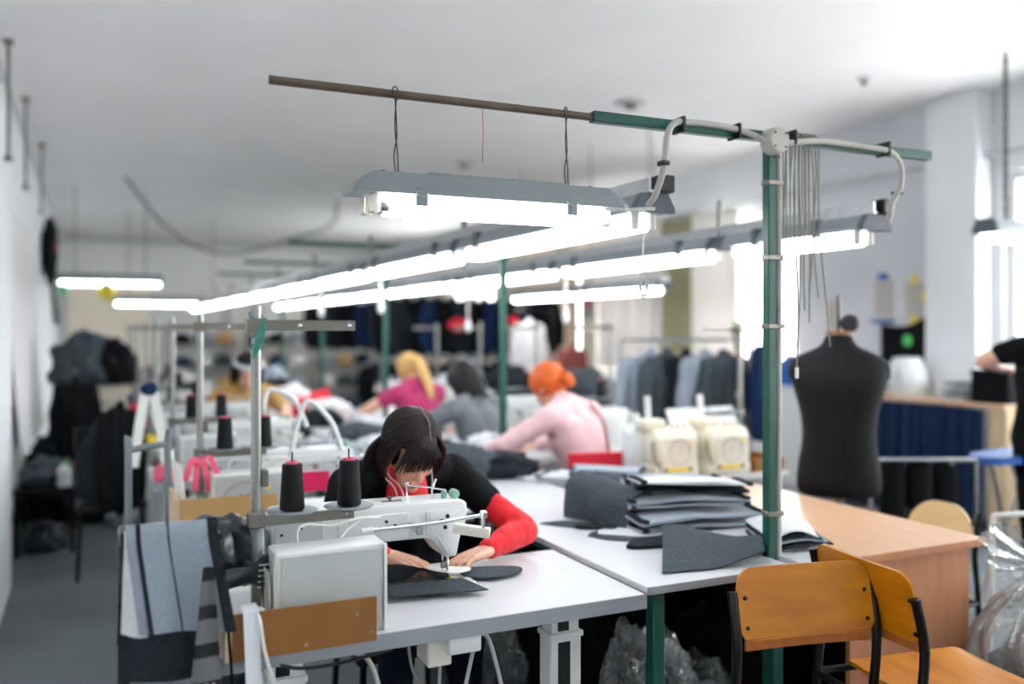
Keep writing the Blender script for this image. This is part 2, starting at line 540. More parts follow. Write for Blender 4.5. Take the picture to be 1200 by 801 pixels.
# ================================================================ the room
CEIL = 3.37
struct('floor', bx(-0.9, 6.7, -3.2, 19.5, -0.1, 0), 'concrete', smooth=False)
struct('ceiling', bx(-0.9, 6.7, -3.2, 19.5, CEIL, CEIL + 0.1), 'ceiling', smooth=False)
struct('wall_left', bx(-0.8, -0.6, -3.2, 19.4, 0, CEIL), 'plaster', smooth=False)
struct('wall_back', bx(-0.8, 6.6, 19.2, 19.4, 0, CEIL), 'backwall', smooth=False)
struct('wall_front', bx(-0.8, 6.6, -3.3, -3.2, 0, CEIL), 'plaster', smooth=False)
struct('trim_1', bx(-0.6, -0.43, -1.5, 5.9, 0, 2.3, 0.01), 'plaster', smooth=False)
WINS = [(-2.4, 1.5), (2.1, 4.65), (6.9, 8.4), (9.25, 10.5), (11.3, 13.0), (14.4, 16.6)]  # the last pair is added to brighten the far end of the room
ys = [-3.2]
for a, b in WINS: ys += [a, b]
ys.append(19.4)
for i in range(0, len(ys), 2):
    struct('wall_right', bx(6.4, 6.6, ys[i], ys[i + 1], 0, CEIL), 'greywall' if i < 6 else ('plaster' if i == 6 else 'cream'), smooth=False)
for k, (a, b) in enumerate(WINS):
    bm = B(); box(bm, 6.4, 6.6, a, b, 0, 0.95); box(bm, 6.4, 6.6, a, b, 2.72, CEIL)
    struct('wall_right', bm, 'plaster', smooth=False)
    fr = B()
    for (y0, y1, z0, z1) in ((a, b, 0.95, 1.02), (a, b, 2.65, 2.72), (a, a + 0.07, 1.02, 2.65), (b - 0.07, b, 1.02, 2.65), ((a + b) / 2 - 0.04, (a + b) / 2 + 0.04, 1.02, 2.65)):
        box(fr, 6.46, 6.54, y0, y1, z0, z1)
    w = struct('window_%d' % (k + 1), fr, 'white_paint', smooth=False)
    obj('sill', bx(6.28, 6.46, a - 0.05, b + 0.05, 0.92, 0.952, 0.006), 'white_paint', w)
    for (y0, y1) in ((a + 0.07, (a + b) / 2 - 0.04), ((a + b) / 2 + 0.04, b - 0.07)):
        obj('pane', bx(6.495, 6.5, y0, y1, 1.02, 2.65), 'glass', w, smooth=False)
struct('trim_2', bx(6.22, 6.4, 4.74, 5.22, 0, CEIL, 0.008), 'plaster', smooth=False)
struct('trim_3', bx(6.2, 6.4, 10.5, 10.95, 0, CEIL, 0.008), 'cream', smooth=False)
struct('baseboard_back', bx(-0.6, 6.4, 19.17, 19.2, 0, 0.1), 'pipe', smooth=False)
bm = B()
for (x0, x1) in ((-0.45, 0.27), (0.28, 1.0)): box(bm, x0, x1, 19.12, 19.2, 0.02, 2.38, 0.01)
door = struct('door_1', bm, 'cream', smooth=False)
obj('handle', tb([(0.22, 19.1, 1.02), (0.22, 19.07, 1.02), (0.12, 19.07, 1.02)], 0.01), 'steel', door)
# the long cornice pipe and small fittings
bm = B(); tube(bm, [(-0.55, 19.12, 3.22), (6.35, 19.12, 3.22)], 0.05, 10)
props(obj('heating_pipe', bm, 'pipe'), 'thick painted pipe running under the ceiling along the far end wall', 'pipe')
bm = B(); tube(bm, [(6.33, -1.0, 2.86), (6.33, 19.0, 2.86)], 0.022, 8)
for y in (1, 5, 8.8, 12, 15): box(bm, 6.33, 6.4, y - 0.02, y + 0.02, 2.85, 2.87)
props(obj('heating_pipe', bm, 'pipe'), 'thin painted pipe high along the window wall', 'pipe')
bm = B(); tube(bm, [(-0.55, -1, 3.2), (-0.55, 3.5, 3.21), (-0.55, 8, 3.2), (-0.55, 18.9, 3.2)], 0.02, 8)
for y in (2, 4, 7, 10, 14): box(bm, -0.599, -0.55, y - 0.015, y + 0.015, 3.19, 3.21)
props(obj('heating_pipe', bm, 'pipe'), 'dull pipe high on the bare white wall just under the ceiling', 'pipe')

def rose(x, y, r, label):
    t = thing('ceiling_rose', label, 'ceiling fitting', (x, y, CEIL))
    obj('backplate', lt([(r, 0), (r, -0.012), (r * 0.8, -0.02), (0, -0.02)], (0, 0, 0), 20), 'pipe', t)
    obj('boss', lt([(r * 0.42, -0.02), (r * 0.4, -0.05), (r * 0.2, -0.06), (0, -0.06)], (0, 0, 0), 16), 'dull_steel', t)
rose(4.02, 6.25, 0.13, 'round ceiling plate above the rusty light pipe')
rose(3.78, 9.3, 0.12, 'round ceiling plate above the lamp with two clips')
rose(5.2, 4.9, 0.05, 'tiny ceiling plate towards the window wall')

# rods and wires hanging from the ceiling
HW = [(-0.5, 5.4, 2.55, 0.012, 'rod beside the white wall, nearest of the ceiling rods'), (-0.5, 6.6, 2.62, 0.012, 'rod beside the white wall, second of the ceiling rods'),
      (-0.5, 8.2, 2.66, 0.012, 'rod beside the white wall, third of the ceiling rods'), (-0.48, 10.2, 2.7, 0.012, 'rod beside the white wall, last of the ceiling rods')]
for x, y, z, r, l in HW:
    t = thing('ceiling_rod', 'thin grey hanger ' + l, 'rod', (x, y, CEIL))
    obj('rod', tb([(0, 0, 0), (0, 0, z - CEIL)], r, 6), 'dull_steel', t)
    obj('anchor', bx(-0.03, 0.03, -0.03, 0.03, -0.03, 0, 0.005), 'dull_steel', t)
    obj('end_clip', bx(-0.025, 0.025, -0.025, 0.025, z - CEIL - 0.04, z - CEIL, 0.004), 'dull_steel', t)
props(obj('ceiling_wire', tb([(5.0, 7.37, CEIL), (5.0, 7.37, 2.3)], 0.012, 6), 'pipe'), 'faint grey wire dropping from the ceiling behind the light rows', 'wire')
props(obj('red_thread', tb([(0.96, 2.235, 2.117), (0.962, 2.235, 2.03), (0.96, 2.236, 1.955)], 0.0009, 5), 'red_cloth'), 'short red thread hanging from the rusty light pipe', 'thread')
props(obj('ceiling_cable', tb([(-0.55, 4.0, 3.3), (-0.5, 4.3, 2.9), (-0.53, 4.9, 2.6), (-0.55, 5.6, 2.75), (-0.55, 6.5, 3.1)], 0.008, 6, 6), 'dull_steel'), 'slack dark cable looping down the bare white wall', 'cable')
props(obj('ceiling_cable', tb([(0.35, 12.0, CEIL), (0.9, 12.2, 2.75), (1.6, 12.4, 2.5), (2.5, 12.6, 2.75), (3.1, 12.7, 3.0), (3.2, 12.8, CEIL)], 0.02, 6, 6), 'dull_steel'), 'slack dark cable sagging under the ceiling near the far end wall', 'cable')

# ================================================================ the lighting frames
def gantry(y, first=False, label='', n=0):
    t = thing('lighting_frame', label, 'light frame', (1.965, y, 0), 0, 'green lighting frames')
    obj('post', bx(-0.0165, 0.0165, -0.0165, 0.0165, 0, 2.1, 0.003), 'green', t)
    x0 = -0.66 if first else -0.72
    obj('cross_beam', bx(x0, 0.725, -0.016, 0.016, 2.098, 2.13, 0.003), 'green', t)
    obj('foot_plate', bx(-0.06, 0.06, -0.06, 0.06, 0, 0.008, 0.002), 'green', t)
    if first:
        obj('pipe_extension', tb([(-1.575, 0, 2.113), (-0.62, 0, 2.113)], 0.0115, 12), 'rust', t)
        c = obj('conduit', tb([(0.03, -0.008, 0.05), (0.031, -0.008, 1.2), (0.03, -0.01, 1.98), (0.018, -0.02, 2.05)], 0.0095, 10, 8), 'conduit', t)
        obj('conduit', tb([(-0.05, -0.035, 2.088), (-0.1, -0.03, 2.11), (-0.2, -0.028, 2.124), (-0.33, -0.028, 2.125), (-0.39, -0.03, 2.115), (-0.42, -0.035, 2.07), (-0.428, -0.03, 1.98), (-0.425, 0.02, 1.905), (-0.41, 0.08, 1.885)], 0.010, 10, 7), 'conduit', t)
        obj('conduit', tb([(0.05, -0.03, 2.095), (0.2, -0.028, 2.115), (0.42, -0.028, 2.112), (0.50, -0.03, 2.105), (0.56, -0.02, 2.07), (0.585, 0.0, 2.0), (0.6, 0.05, 1.95), (0.65, 0.1, 1.925), (0.67, 0.13, 1.895)], 0.010, 10, 7), 'conduit', t)
        for z in (0.9, 1.5, 1.72, 1.96): obj('post_clamp', bx(-0.019, 0.043, -0.021, 0.019, z, z + 0.016, 0.002), 'dull_steel', t)
        for x, z in ((-0.15, 2.113), (-0.36, 2.113), (0.075, 2.113), (0.49, 2.113)):
            obj('cable_tie', bx(x - 0.006, x + 0.006, -0.042, 0.019, z - 0.022, z + 0.026, 0.003), 'black_plastic', t)
        obj('cable_tie', bx(-0.442, -0.415, -0.045, -0.012, 1.985, 2.0, 0.003), 'black_plastic', t)
        obj('cable_tie', bx(0.585, 0.615, 0.01, 0.045, 1.972, 1.985, 0.003), 'black_plastic', t)
        j = obj('junction_box', lt([(0.043, 0.0), (0.043, 0.03), (0.039, 0.036), (0.039, 0.044), (0.036, 0.047), (0, 0.047)], (-0.012, -0.018, 2.094), 20, 'y', Matrix.Rotation(PI, 3, 'X')), 'conduit', t)
        for a in range(4):
            q = PI / 4 + a * PI / 2
            obj('screw', lt([(0.0035, 0), (0.003, 0.002), (0, 0.002)], (-0.012 + 0.03 * math.cos(q), -0.0655, 2.094 + 0.03 * math.sin(q)), 8, 'y', Matrix.Rotation(PI, 3, 'X')), 'hole', j)
    else:
        obj('brace', tb([(0, 0, 1.85), (0.28, 0, 2.1)], 0.01, 6), 'green', t)
    return t
gantry(2.24, True, 'green steel post and crossbar with grey conduit and rusty pipe end')
for n, y in enumerate((4.3, 6.4, 8.44, 10.4)):
    gantry(y, False, 'plain green post and crossbar, %s behind the conduit post' % ('first', 'second', 'third', 'fourth')[n])

# cords slung over the crossbar
CORDS = [(2.012, 1.50, 'far', .4), (2.038, 1.58, '', .9), (2.052, 1.43, '', 1.3), (2.068, 1.375, 'white tip', 2.1), (2.088, 1.56, '', 2.7), (2.104, 1.62, '', 3.3), (2.12, 1.52, '', 4.2), (2.135, 1.60, '', 5.0), (2.15, 1.44, '', 5.7)]
names = ['first', 'second', 'third', 'fourth', 'fifth', 'sixth', 'seventh', 'eighth', 'ninth']
for i, (x, zb, w, s) in enumerate(CORDS):
    t = thing('slung_cable', 'thin taupe cord slung over the green crossbar, %s from the post%s' % (names[i], ', with white tip' if w == 'white tip' else ''), 'cord', (x, 2.24, 2.13), 0, 'cords slung over the crossbar')
    L = 2.13 - zb
    pts = [(0.004, 0.022, -0.25 - 0.05 * (i % 3)), (0.002, 0.021, -0.05), (0.0, 0.012, 0.002), (0, -0.012, 0.002), (0, -0.024, -0.05)]
    for k in range(1, 8):
        q = k / 7
        pts.append((0.010 * math.sin(s * 3 + q * 5) * q + (0.05 * q * q if i == 8 else 0.012 * (i - 4) * 0.2 * q), -0.024 + 0.006 * math.sin(s + q * 4), -0.05 - (L - 0.05) * q))
    obj('cord', tb(pts, 0.0026, 6, 4), 'cable_dark', t)
    if w == 'white tip':
        e = pts[-1]
        obj('plug_tip', tb([e, (e[0], e[1], e[2] - 0.035)], 0.0055, 8), 'cable_white', t)

# ================================================================ fluorescent lamps
def hook_wire(t, x, y, z0, z1):
    w = B()
    tube(w, [(x, y, z1), (x - 0.004, y + 0.002, z1 + 0.05), (x + 0.003, y, (z0 + z1) / 2), (x - 0.001, y, z0 - 0.02), (x, y, z0)], 0.0018, 6, 5)
    tube(w, [(x + 0.007, y, z1), (x + 0.004, y - 0.002, z1 + 0.06), (x - 0.002, y, (z0 + z1) / 2 + 0.02), (x + 0.002, y, z0)], 0.0018, 6, 5)
    tube(w, [(x + 0.014 * math.cos(a), y + 0.016 * math.cos(a), z0 + 0.002 + 0.017 * math.sin(a)) for a in [i * 2 * PI / 12 for i in range(12)]], 0.002, 6, 1, closed=True)
    obj('hanging_wire', w, 'black_plastic', t)

t = thing('tube_lamp', 'grey twin clip tube lamp hung on two wires from the rusty pipe', 'lamp', (0.99, 2.24, 1.846))
L2 = 0.392
bm = B()
for xs, ins in ((1, 0), ):
    prof = [(-0.064, 0.0), (-0.064, 0.012), (-0.050, 0.056), (0.050, 0.056), (0.064, 0.012), (0.064, 0.0)]
    rings = []
    for (x, k, dz) in ((-L2 - 0.012, 0.9, -0.004), (-L2 + 0.005, 1.0, 0.0), (-L2 + 0.045, 1.0, 0.0), (L2 - 0.045, 1.0, 0.0), (L2 - 0.005, 1.0, 0.0), (L2 + 0.012, 0.9, -0.004)):
        end = abs(x) > L2 - 0.02
        rings.append([bm.verts.new((x + (0.035 if z > 0.02 else 0.0) * (-1 if x > 0 else 1) * (1 if end else 0), y * k, (z if not end else z * 0.8) )) for y, z in prof])
    for a, b in zip(rings, rings[1:]):
        for k in range(6): bm.faces.new((a[k], a[(k + 1) % 6], b[(k + 1) % 6], b[k]))
    bm.faces.new(rings[0][::-1]); bm.faces.new(rings[-1])
obj('housing', bm, 'housing', t, angle=20)
obj('housing_ridge', bx(-0.2, 0.2, -0.048, 0.048, 0.054, 0.061, 0.003), 'housing', t)
dm = B()
prism(dm, [(-0.05, 0.0), (-0.052, -0.03), (-0.042, -0.048), (-0.02, -0.053), (0.02, -0.053), (0.042, -0.048), (0.052, -0.03), (0.05, 0.0)], -0.30, 0.325, 'yz')
box(dm, -0.235, -0.205, -0.045, 0.045, -0.058, -0.05, 0.003)
obj('diffuser', dm, 'diffuser', t)
for x in (-0.345, 0.345):
    for s in (-1, 1):
        h = obj('lamp_holder', bx(x - 0.016, x + 0.016, s * 0.026 - 0.013, s * 0.026 + 0.013, -0.052, 0.0, 0.006), 'offwhite', t)
        obj('tube_cap', tb([(x - 0.02 * (1 if x > 0 else -1), s * 0.026, -0.032), (x - 0.045 * (1 if x > 0 else -1), s * 0.026, -0.032)], 0.013, 12), 'steel', h)
for x in (-0.225, 0.217):
    for s in (-1, 1):
        c = obj('clip', bx(x - 0.016, x + 0.016, s * 0.064 - 0.004, s * 0.064 + 0.004, -0.030, 0.016, 0.002), 'housing', t)
        obj('clip_loop', tb([(x - 0.014, s * 0.063, 0.012), (x - 0.016, s * 0.068, 0.002), (x, s * 0.07, -0.008), (x + 0.016, s * 0.068, 0.002), (x + 0.014, s * 0.063, 0.012)], 0.0016, 6, 3), 'chrome', c)
for x in (-0.31, 0.31):
    obj('knob', lt([(0.007, 0.054), (0.007, 0.064), (0.005, 0.067), (0, 0.067)], (x, 0, 0), 10), 'housing_dark', t)
hook_wire(t, -0.275, 0, 0.268, 0.056)
hook_wire(t, 0.232, 0, 0.268, 0.056)
obj('cable', tb([(0.392, 0.0, 0.012), (0.45, 0.03, 0.01), (0.52, 0.06, 0.02), (0.6, 0.1, 0.03)], 0.006, 8, 5), 'cable', t)

def row_unit(label, x, y, L, group, first=False):
    t = thing('tube_lamp', label, 'lamp', (x, y, 1.87), 0, group)
    pf = [(-0.072, 0.0), (-0.072, 0.014), (-0.048, 0.058), (0.048, 0.058), (0.072, 0.014), (0.072, 0.0)]
    bm = B(); prism(bm, pf, 0.03, L - 0.03, 'xz'); obj('housing', bm, 'housing', t, angle=20)
    for a, b in ((0.0, 0.03), (L - 0.03, L)):
        pe = [(u * 1.06, v * 1.05 - 0.002) for u, v in pf]
        obj('end_cap', pr(pe, a, b, 'xz', 0.002), 'housing_dark', t, angle=20)
    obj('diffuser', pr([(-0.05, 0.0), (-0.05, -0.03), (-0.034, -0.052), (0.034, -0.052), (0.05, -0.03), (0.05, 0.0)], 0.10, L - 0.10, 'xz'), 'diffuser', t)
    for yy in (0.07, L - 0.07):
        for s in (-1, 1):
            obj('lamp_holder', tb([(s * 0.032, yy, 0.0), (s * 0.032, yy, -0.05)], 0.014, 10), 'offwhite', t)
    r = B(); prism(r, [(-0.032, 0.06), (-0.032, 0.105), (-0.024, 0.105), (-0.024, 0.068), (0.024, 0.068), (0.024, 0.105), (0.032, 0.105), (0.032, 0.06)], -0.01, L + 0.03, 'xz')
    obj('mounting_rail', r, 'steel', t, smooth=False)
    for yy in (0.25, L - 0.25): obj('bracket', bx(-0.078, 0.078, yy - 0.015, yy + 0.015, -0.012, 0.062, 0.003), 'housing_dark', t, smooth=False)
    if first:
        obj('connector', bx(0.0, 0.055, -0.03, 0.05, 0.06, 0.115, 0.004), 'black_plastic', t)
    else:
        obj('hanger', bx(-0.012, 0.012, 0.0, 0.02, 0.105, 0.23, 0.002), 'dull_steel', t)
    return t

ordn = ['first', 'second', 'third', 'fourth', 'fifth', 'sixth', 'seventh', 'eighth', 'ninth', 'tenth']
def rest_of_row(proto, x, y0, n, label, group):
    for k in range(n): copy_tree(proto, (x, y0 + 1.6 * k, 1.87), 0, label % ordn[k + 1], group)
GA = 'lamps in the row over the cutting tables'
GB = 'lamps in the row nearer the windows'
row_unit('twin tube lamp with black connector starting the row behind the wired lamp', 1.61, 2.36, 1.56, GA, True)
p = row_unit('lit tube lamp over the cutting tables, second of its row', 1.61, 3.96, 1.56, GA)
rest_of_row(p, 1.61, 5.56, 7, 'lit tube lamp over the cutting tables, %s of the ones after the second', GA)
row_unit('short tube lamp with black connector under the crossbar end', 2.66, 2.44, 0.86, GB, True)
p = row_unit('lit tube lamp nearer the windows, second of its row', 2.66, 3.36, 1.56, GB)
rest_of_row(p, 2.66, 4.96, 6, 'lit tube lamp nearer the windows, %s of the ones after the second', GB)
p = row_unit('lit tube lamp alone over the orange haired worker\'s far side', 4.6, 6.6, 1.56, 'lamps in the short row by the windows')
w = B()
for yy in (0.25, 1.31): tube(w, [(0, yy, 0.1), (0, yy, CEIL - 1.87)], 0.007, 6)
obj('hanging_wire', w, 'dull_steel', p)
copy_tree(p, (4.6, 8.2, 1.87), 0, 'lit tube lamp behind the lone lamp of the short window row')
# lamps running across the room
def cross_lamp(x, y, z, L, label):
    t = thing('tube_lamp', label, 'lamp', (x, y, z), -PI / 2)
    pf = [(-0.09, 0.0), (-0.09, 0.03), (-0.06, 0.10), (0.06, 0.10), (0.09, 0.03), (0.09, 0.0)]
    obj('housing', pr(pf, 0, L, 'xz'), 'housing', t, angle=20)
    obj('diffuser', pr([(-0.05, 0.0), (-0.045, -0.03), (-0.03, -0.045), (0.03, -0.045), (0.045, -0.03), (0.05, 0.0)], 0.02, L - 0.02, 'xz'), 'diffuser', t)
    w = B()
    for yy in (0.2, L - 0.2): tube(w, [(0, yy, 0.10), (0, yy, CEIL - z)], 0.008, 6)
    obj('hanging_wire', w, 'dull_steel', t)
    for yy in (0.0, L): obj('end_cap', pr([(u * 1.05, v * 1.05) for u, v in pf], yy - 0.01, yy + 0.01, 'xz'), 'housing_dark', t)
cross_lamp(-0.42, 13.0, 2.12, 1.25, 'grey tube lamp hanging alone above the aisle near the yellow balloon')
cross_lamp(0.3, 15.6, 1.92, 1.7, 'lit tube lamp across the far end of the sewing row')
cross_lamp(5.36, 4.02, 2.13, 0.9, 'grey tube lamp hung on chains close to the window with dark counter')
bm = B()
for k in range(31):
    z = 2.08 + k * 0.038
    a = 0.012 if k % 2 else 0.0
    tube(bm, [(0.016 * math.cos(q) * (0 if k % 2 else 1), 0.016 * math.cos(q) * (1 if k % 2 else 0), z - 2.08 + 0.024 * math.sin(q)) for q in [i * PI / 4 for i in range(8)]], 0.0045, 5, 1, closed=True)
ch = obj('chain', bm, 'black_plastic', None, (5.56, 4.02, 2.195)); props(ch, 'black link chain holding the tube lamp by the window', 'chain')

# pull switches below the rows
def pull(x, y, z0, L, label, loop=False):
    t = thing('pull_switch', label, 'pull cord', (x, y, z0))
    if loop:
        obj('cord', tb([(0, 0, 0), (0.004, 0, -L * 0.3), (-0.002, 0, -L * 0.6), (0.0, 0, -L)], 0.0022, 6, 5), 'cable_white', t)
        lp = [(0.016 * math.sin(a) * (1 if a < PI else 1), 0, -L - 0.032 + 0.034 * math.cos(a)) for a in [i * 2 * PI / 16 for i in range(16)]]
        b2 = B(); tube(b2, lp, 0.003, 6, 1, closed=True); tube(b2, [(q[0] * 0.6 + 0.003, 0.004, q[2] - 0.012) for q in lp[2:15]], 0.0026, 6)
        obj('loop', b2, 'cable', t)
    else:
        obj('cord', tb([(0, 0, 0), (0, 0, -L)], 0.006, 6), 'cable_white', t)
        obj('handle', lt([(0.008, 0.02), (0.02, -0.02), (0.024, -0.06), (0.012, -0.085), (0, -0.085)], (0, 0, -L), 12), 'white_paint', t)
pull(1.545, 2.33, 1.87, 0.2, 'white pull cord knotted in a loop under the first row lamp', True)
pull(1.61, 5.35, 1.80, 0.12, 'white pull switch hanging in the row above the blonde worker')
pull(1.61, 6.95, 1.80, 0.12, 'white pull switch hanging in the row past the blonde worker')
pull(2.66, 4.88, 1.80, 0.18, 'white pull switch hanging over the grey jumper worker')
pull(2.66, 6.48, 1.80, 0.24, 'white pull switch hanging over the magenta top worker')
# ================================================================ sewing tables, machines, thread stands
def make_sewing_table():
    t = thing('sewing_table', 'white topped sewing table under the machine of the woman in black', 'table', (0, 2.09, 0), 0, 'sewing tables by the white wall')
    obj('tabletop', bx(0.26, 1.395, 0.004, 0.56, 0.722, 0.76, 0.002), 'laminate', t, smooth=False)
    e = B(); box(e, 0.258, 1.397, 0, 0.004, 0.720, 0.7595); obj('edging', e, 'edge', t, smooth=False)
    for x in (0.42, 1.19):
        l = obj('leg', bx(x - 0.048, x + 0.048, 0.09, 0.16, 0.03, 0.655, 0.004), 'white_paint', t, smooth=False)
        obj('sleeve', bx(x - 0.043, x + 0.043, 0.094, 0.156, 0.645, 0.72, 0.003), 'white_paint', l, smooth=False)
        obj('collar', bx(x - 0.053, x + 0.053, 0.086, 0.165, 0.64, 0.656, 0.002), 'white_paint', l, smooth=False)
        obj('slot', bx(x - 0.026, x + 0.012, 0.0885, 0.096, 0.3, 0.63, 0.0), 'hole', l, smooth=False)
        obj('slot', bx(x - 0.024, x + 0.010, 0.0925, 0.096, 0.66, 0.715, 0.0), 'hole', l, smooth=False)
        obj('foot', bx(x - 0.03, x + 0.03, 0.02, 0.54, 0.0, 0.03, 0.006), 'white_paint', l, smooth=False)
    obj('cross_bar', bx(0.42, 1.19, 0.3, 0.33, 0.2, 0.26, 0.004), 'white_paint', t, smooth=False)
    return t

def make_machine():
    t = thing('sewing_machine', 'white industrial sewing machine used by the woman in black', 'sewing machine', (0, 2.09, 0), 0, 'lockstitch machines by the white wall')
    obj('bed', bx(0.42, 1.0, 0.28, 0.455, 0.7603, 0.772, 0.003), 'machine', t)
    obj('needle_plate', bx(0.90, 0.96, 0.335, 0.40, 0.772, 0.7735), 'steel', t)
    b = B()
    prism(b, [(0.425, 0.772), (0.425, 0.995), (0.44, 1.01), (0.965, 1.006), (0.979, 0.996), (0.979, 0.95), (0.958, 0.90), (0.947, 0.845), (0.912, 0.845), (0.875, 0.895), (0.855, 0.906), (0.64, 0.907), (0.615, 0.893), (0.602, 0.86), (0.6, 0.772)], 0.30, 0.43, 'xz', 0.007)
    obj('arm', b, 'machine', t, angle=30)
    b = B(); box(b, 0.60, 0.80, 0.297, 0.302, 0.914, 0.985, 0.002); obj('back_cover', b, 'machine', t)
    b = B(); box(b, 0.431, 0.56, 0.296, 0.302, 0.80, 0.985, 0.002); obj('side_cover', b, 'machine_grey', t)
    fp = obj('face_cover', pr([(0.852, 0.982), (0.958, 0.98), (0.962, 0.955), (0.944, 0.90), (0.936, 0.853), (0.916, 0.853), (0.886, 0.90), (0.852, 0.915)], 0.294, 0.302, 'xz', 0.002), 'machine', t)
    k = B()
    for x, z in ((0.915, 0.965), (0.897, 0.952), (0.908, 0.934)):
        lathe(k, [(0.0062, 0), (0.0062, 0.003), (0, 0.003)], (x, 0.294, z), 10, 'y', Matrix.Rotation(PI, 3, 'X'))
    obj('screw_hole', k, 'hole', fp)
    k = B()
    for x, z in ((0.735, 0.965), (0.69, 0.925), (0.63, 0.975), (0.50, 0.97), (0.448, 0.955), (0.76, 0.952)):
        lathe(k, [(0.0042, 0), (0.0042, 0.003), (0, 0.003)], (x, 0.2965, z), 8, 'y', Matrix.Rotation(PI, 3, 'X'))
    obj('screw', k, 'hole', t)
    # presser bar, needle and foot
    obj('needle_bar', tb([(0.925, 0.36, 0.85), (0.925, 0.36, 0.80)], 0.004, 8), 'chrome', t)
    pb = obj('presser_bar', tb([(0.937, 0.352, 0.85), (0.937, 0.352, 0.792)], 0.005, 8), 'chrome', t)
    obj('presser_foot', bx(0.926, 0.944, 0.335, 0.375, 0.7735, 0.782, 0.002), 'yellow', pb)
    obj('needle_clamp', bx(0.919, 0.933, 0.352, 0.366, 0.80, 0.815, 0.002), 'steel', t)
    obj('needle', tb([(0.925, 0.36, 0.80), (0.925, 0.36, 0.772)], 0.001, 6), 'chrome', t)
    # handwheel
    obj('handwheel', lt([(0.0, -0.028), (0.05, -0.028), (0.066, -0.02), (0.07, -0.01), (0.066, 0.0), (0.045, 0.004), (0.03, 0.02), (0, 0.02)], (0.405, 0.365, 0.925), 28, 'x'), 'machine_grey', t)
    # edge guide rod with white lever
    g = obj('guide_rod', tb([(0.655, 0.215, 0.964), (0.80, 0.212, 0.966), (0.87, 0.211, 0.9685), (0.985, 0.21, 0.977)], 0.0052, 10), 'chrome', t)
    obj('rod_sleeve', tb([(0.64, 0.215, 0.9636), (0.672, 0.215, 0.9644)], 0.0085, 10), 'cable_white', g)
    obj('rod_clamp', lt([(0.0, 0), (0.011, 0), (0.011, 0.02), (0.006, 0.022), (0.006, 0.03), (0, 0.03)], (0.805, 0.215, 0.94), 12), 'steel', t)
    obj('clamp_bracket', bx(0.798, 0.812, 0.215, 0.30, 0.94, 0.956, 0.002), 'steel', t)
    pv = obj('pivot', lt([(0, -0.035), (0.006, -0.035), (0.006, -0.006), (0.012, -0.006), (0.012, 0.008), (0.008, 0.012), (0, 0.012)], (0.99, 0.21, 0.976), 14), 'chrome', t)
    lv = B()
    box(lv, -0.075, 0.03, -0.014, 0.014, -0.014, 0.014, 0.004, 2)
    bmesh.ops.transform(lv, matrix=Matrix.Translation((0.985, 0.225, 0.928)) @ Matrix.Rotation(-0.55, 4, 'Z') @ Matrix.Rotation(0.12, 4, 'Y'), verts=lv.verts)
    obj('lever', lv, 'offwhite', t)
    # fittings on top of the arm
    tg = obj('thread_post', tb([(0.816, 0.36, 1.004), (0.816, 0.36, 1.052)], 0.0026, 8), 'chrome', t)
    obj('post_knob', lt([(0, -0.007), (0.006, -0.004), (0.007, 0.0), (0.006, 0.005), (0, 0.008)], (0.816, 0.36, 1.054), 10), 'chrome', tg)
    obj('thread_arm', tb([(0.816, 0.36, 1.05), (0.87, 0.352, 1.042), (0.93, 0.345, 1.03)], 0.0022, 8), 'chrome', tg)
    obj('thread_guide', tb([(0.893, 0.36, 1.004), (0.893, 0.36, 1.03), (0.905, 0.36, 1.062)], 0.003, 8), 'chrome', t)
    tn = obj('tension_disc', lt([(0.0, -0.014), (0.010, -0.014), (0.0135, -0.010), (0.006, -0.005), (0.0135, 0.0), (0.011, 0.005), (0.013, 0.012), (0.007, 0.017), (0, 0.017)], (0.955, 0.345, 1.018), 18, 'y'), 'mint', t)
    obj('tension_stud', lt([(0.009, 0), (0.009, 0.022), (0.006, 0.026), (0, 0.026)], (0.926, 0.35, 1.003), 12), 'mint', t)
    w = B()
    lathe(w, [(0.016, 0), (0.016, 0.004), (0.005, 0.005), (0.005, 0.014), (0.011, 0.015), (0.011, 0.018), (0, 0.018)], (0.765, 0.36, 1.003), 14)
    box(w, 0.74, 0.80, 0.352, 0.368, 1.004, 1.010, 0.002)
    obj('bobbin_winder', w, 'dull_steel', t)
    # cover box behind the machine, towards the aisle
    c = B()
    box(c, 0.385, 0.655, 0.035, 0.135, 0.7605, 0.972, 0.004)
    cb = obj('control_box', c, 'white_paint', t, smooth=False)
    obj('box_panel', bx(0.398, 0.644, 0.030, 0.036, 0.776, 0.962, 0.001), 'machine_grey', cb, smooth=False)
    obj('box_rim', bx(0.646, 0.654, 0.026, 0.036, 0.7605, 0.972, 0.001), 'white_paint', cb, smooth=False)
    obj('cable', tb([(0.47, 0.16, 0.93), (0.462, 0.17, 0.985), (0.49, 0.19, 1.0), (0.56, 0.2, 0.99), (0.64, 0.21, 1.0), (0.70, 0.24, 0.99)], 0.0035, 8, 6), 'cable_white', t)
    obj('cable', tb([(0.56, 0.16, 0.95), (0.60, 0.20, 0.975), (0.65, 0.215, 1.0)], 0.003, 8, 4), 'cable_white', t)
    obj('thread_strand', tb([(0.86, 0.285, 0.98), (0.865, 0.285, 0.94), (0.89, 0.285, 0.90), (0.92, 0.30, 0.85), (0.923, 0.358, 0.80)], 0.0016, 6, 4), 'cable_white', t)
    return t

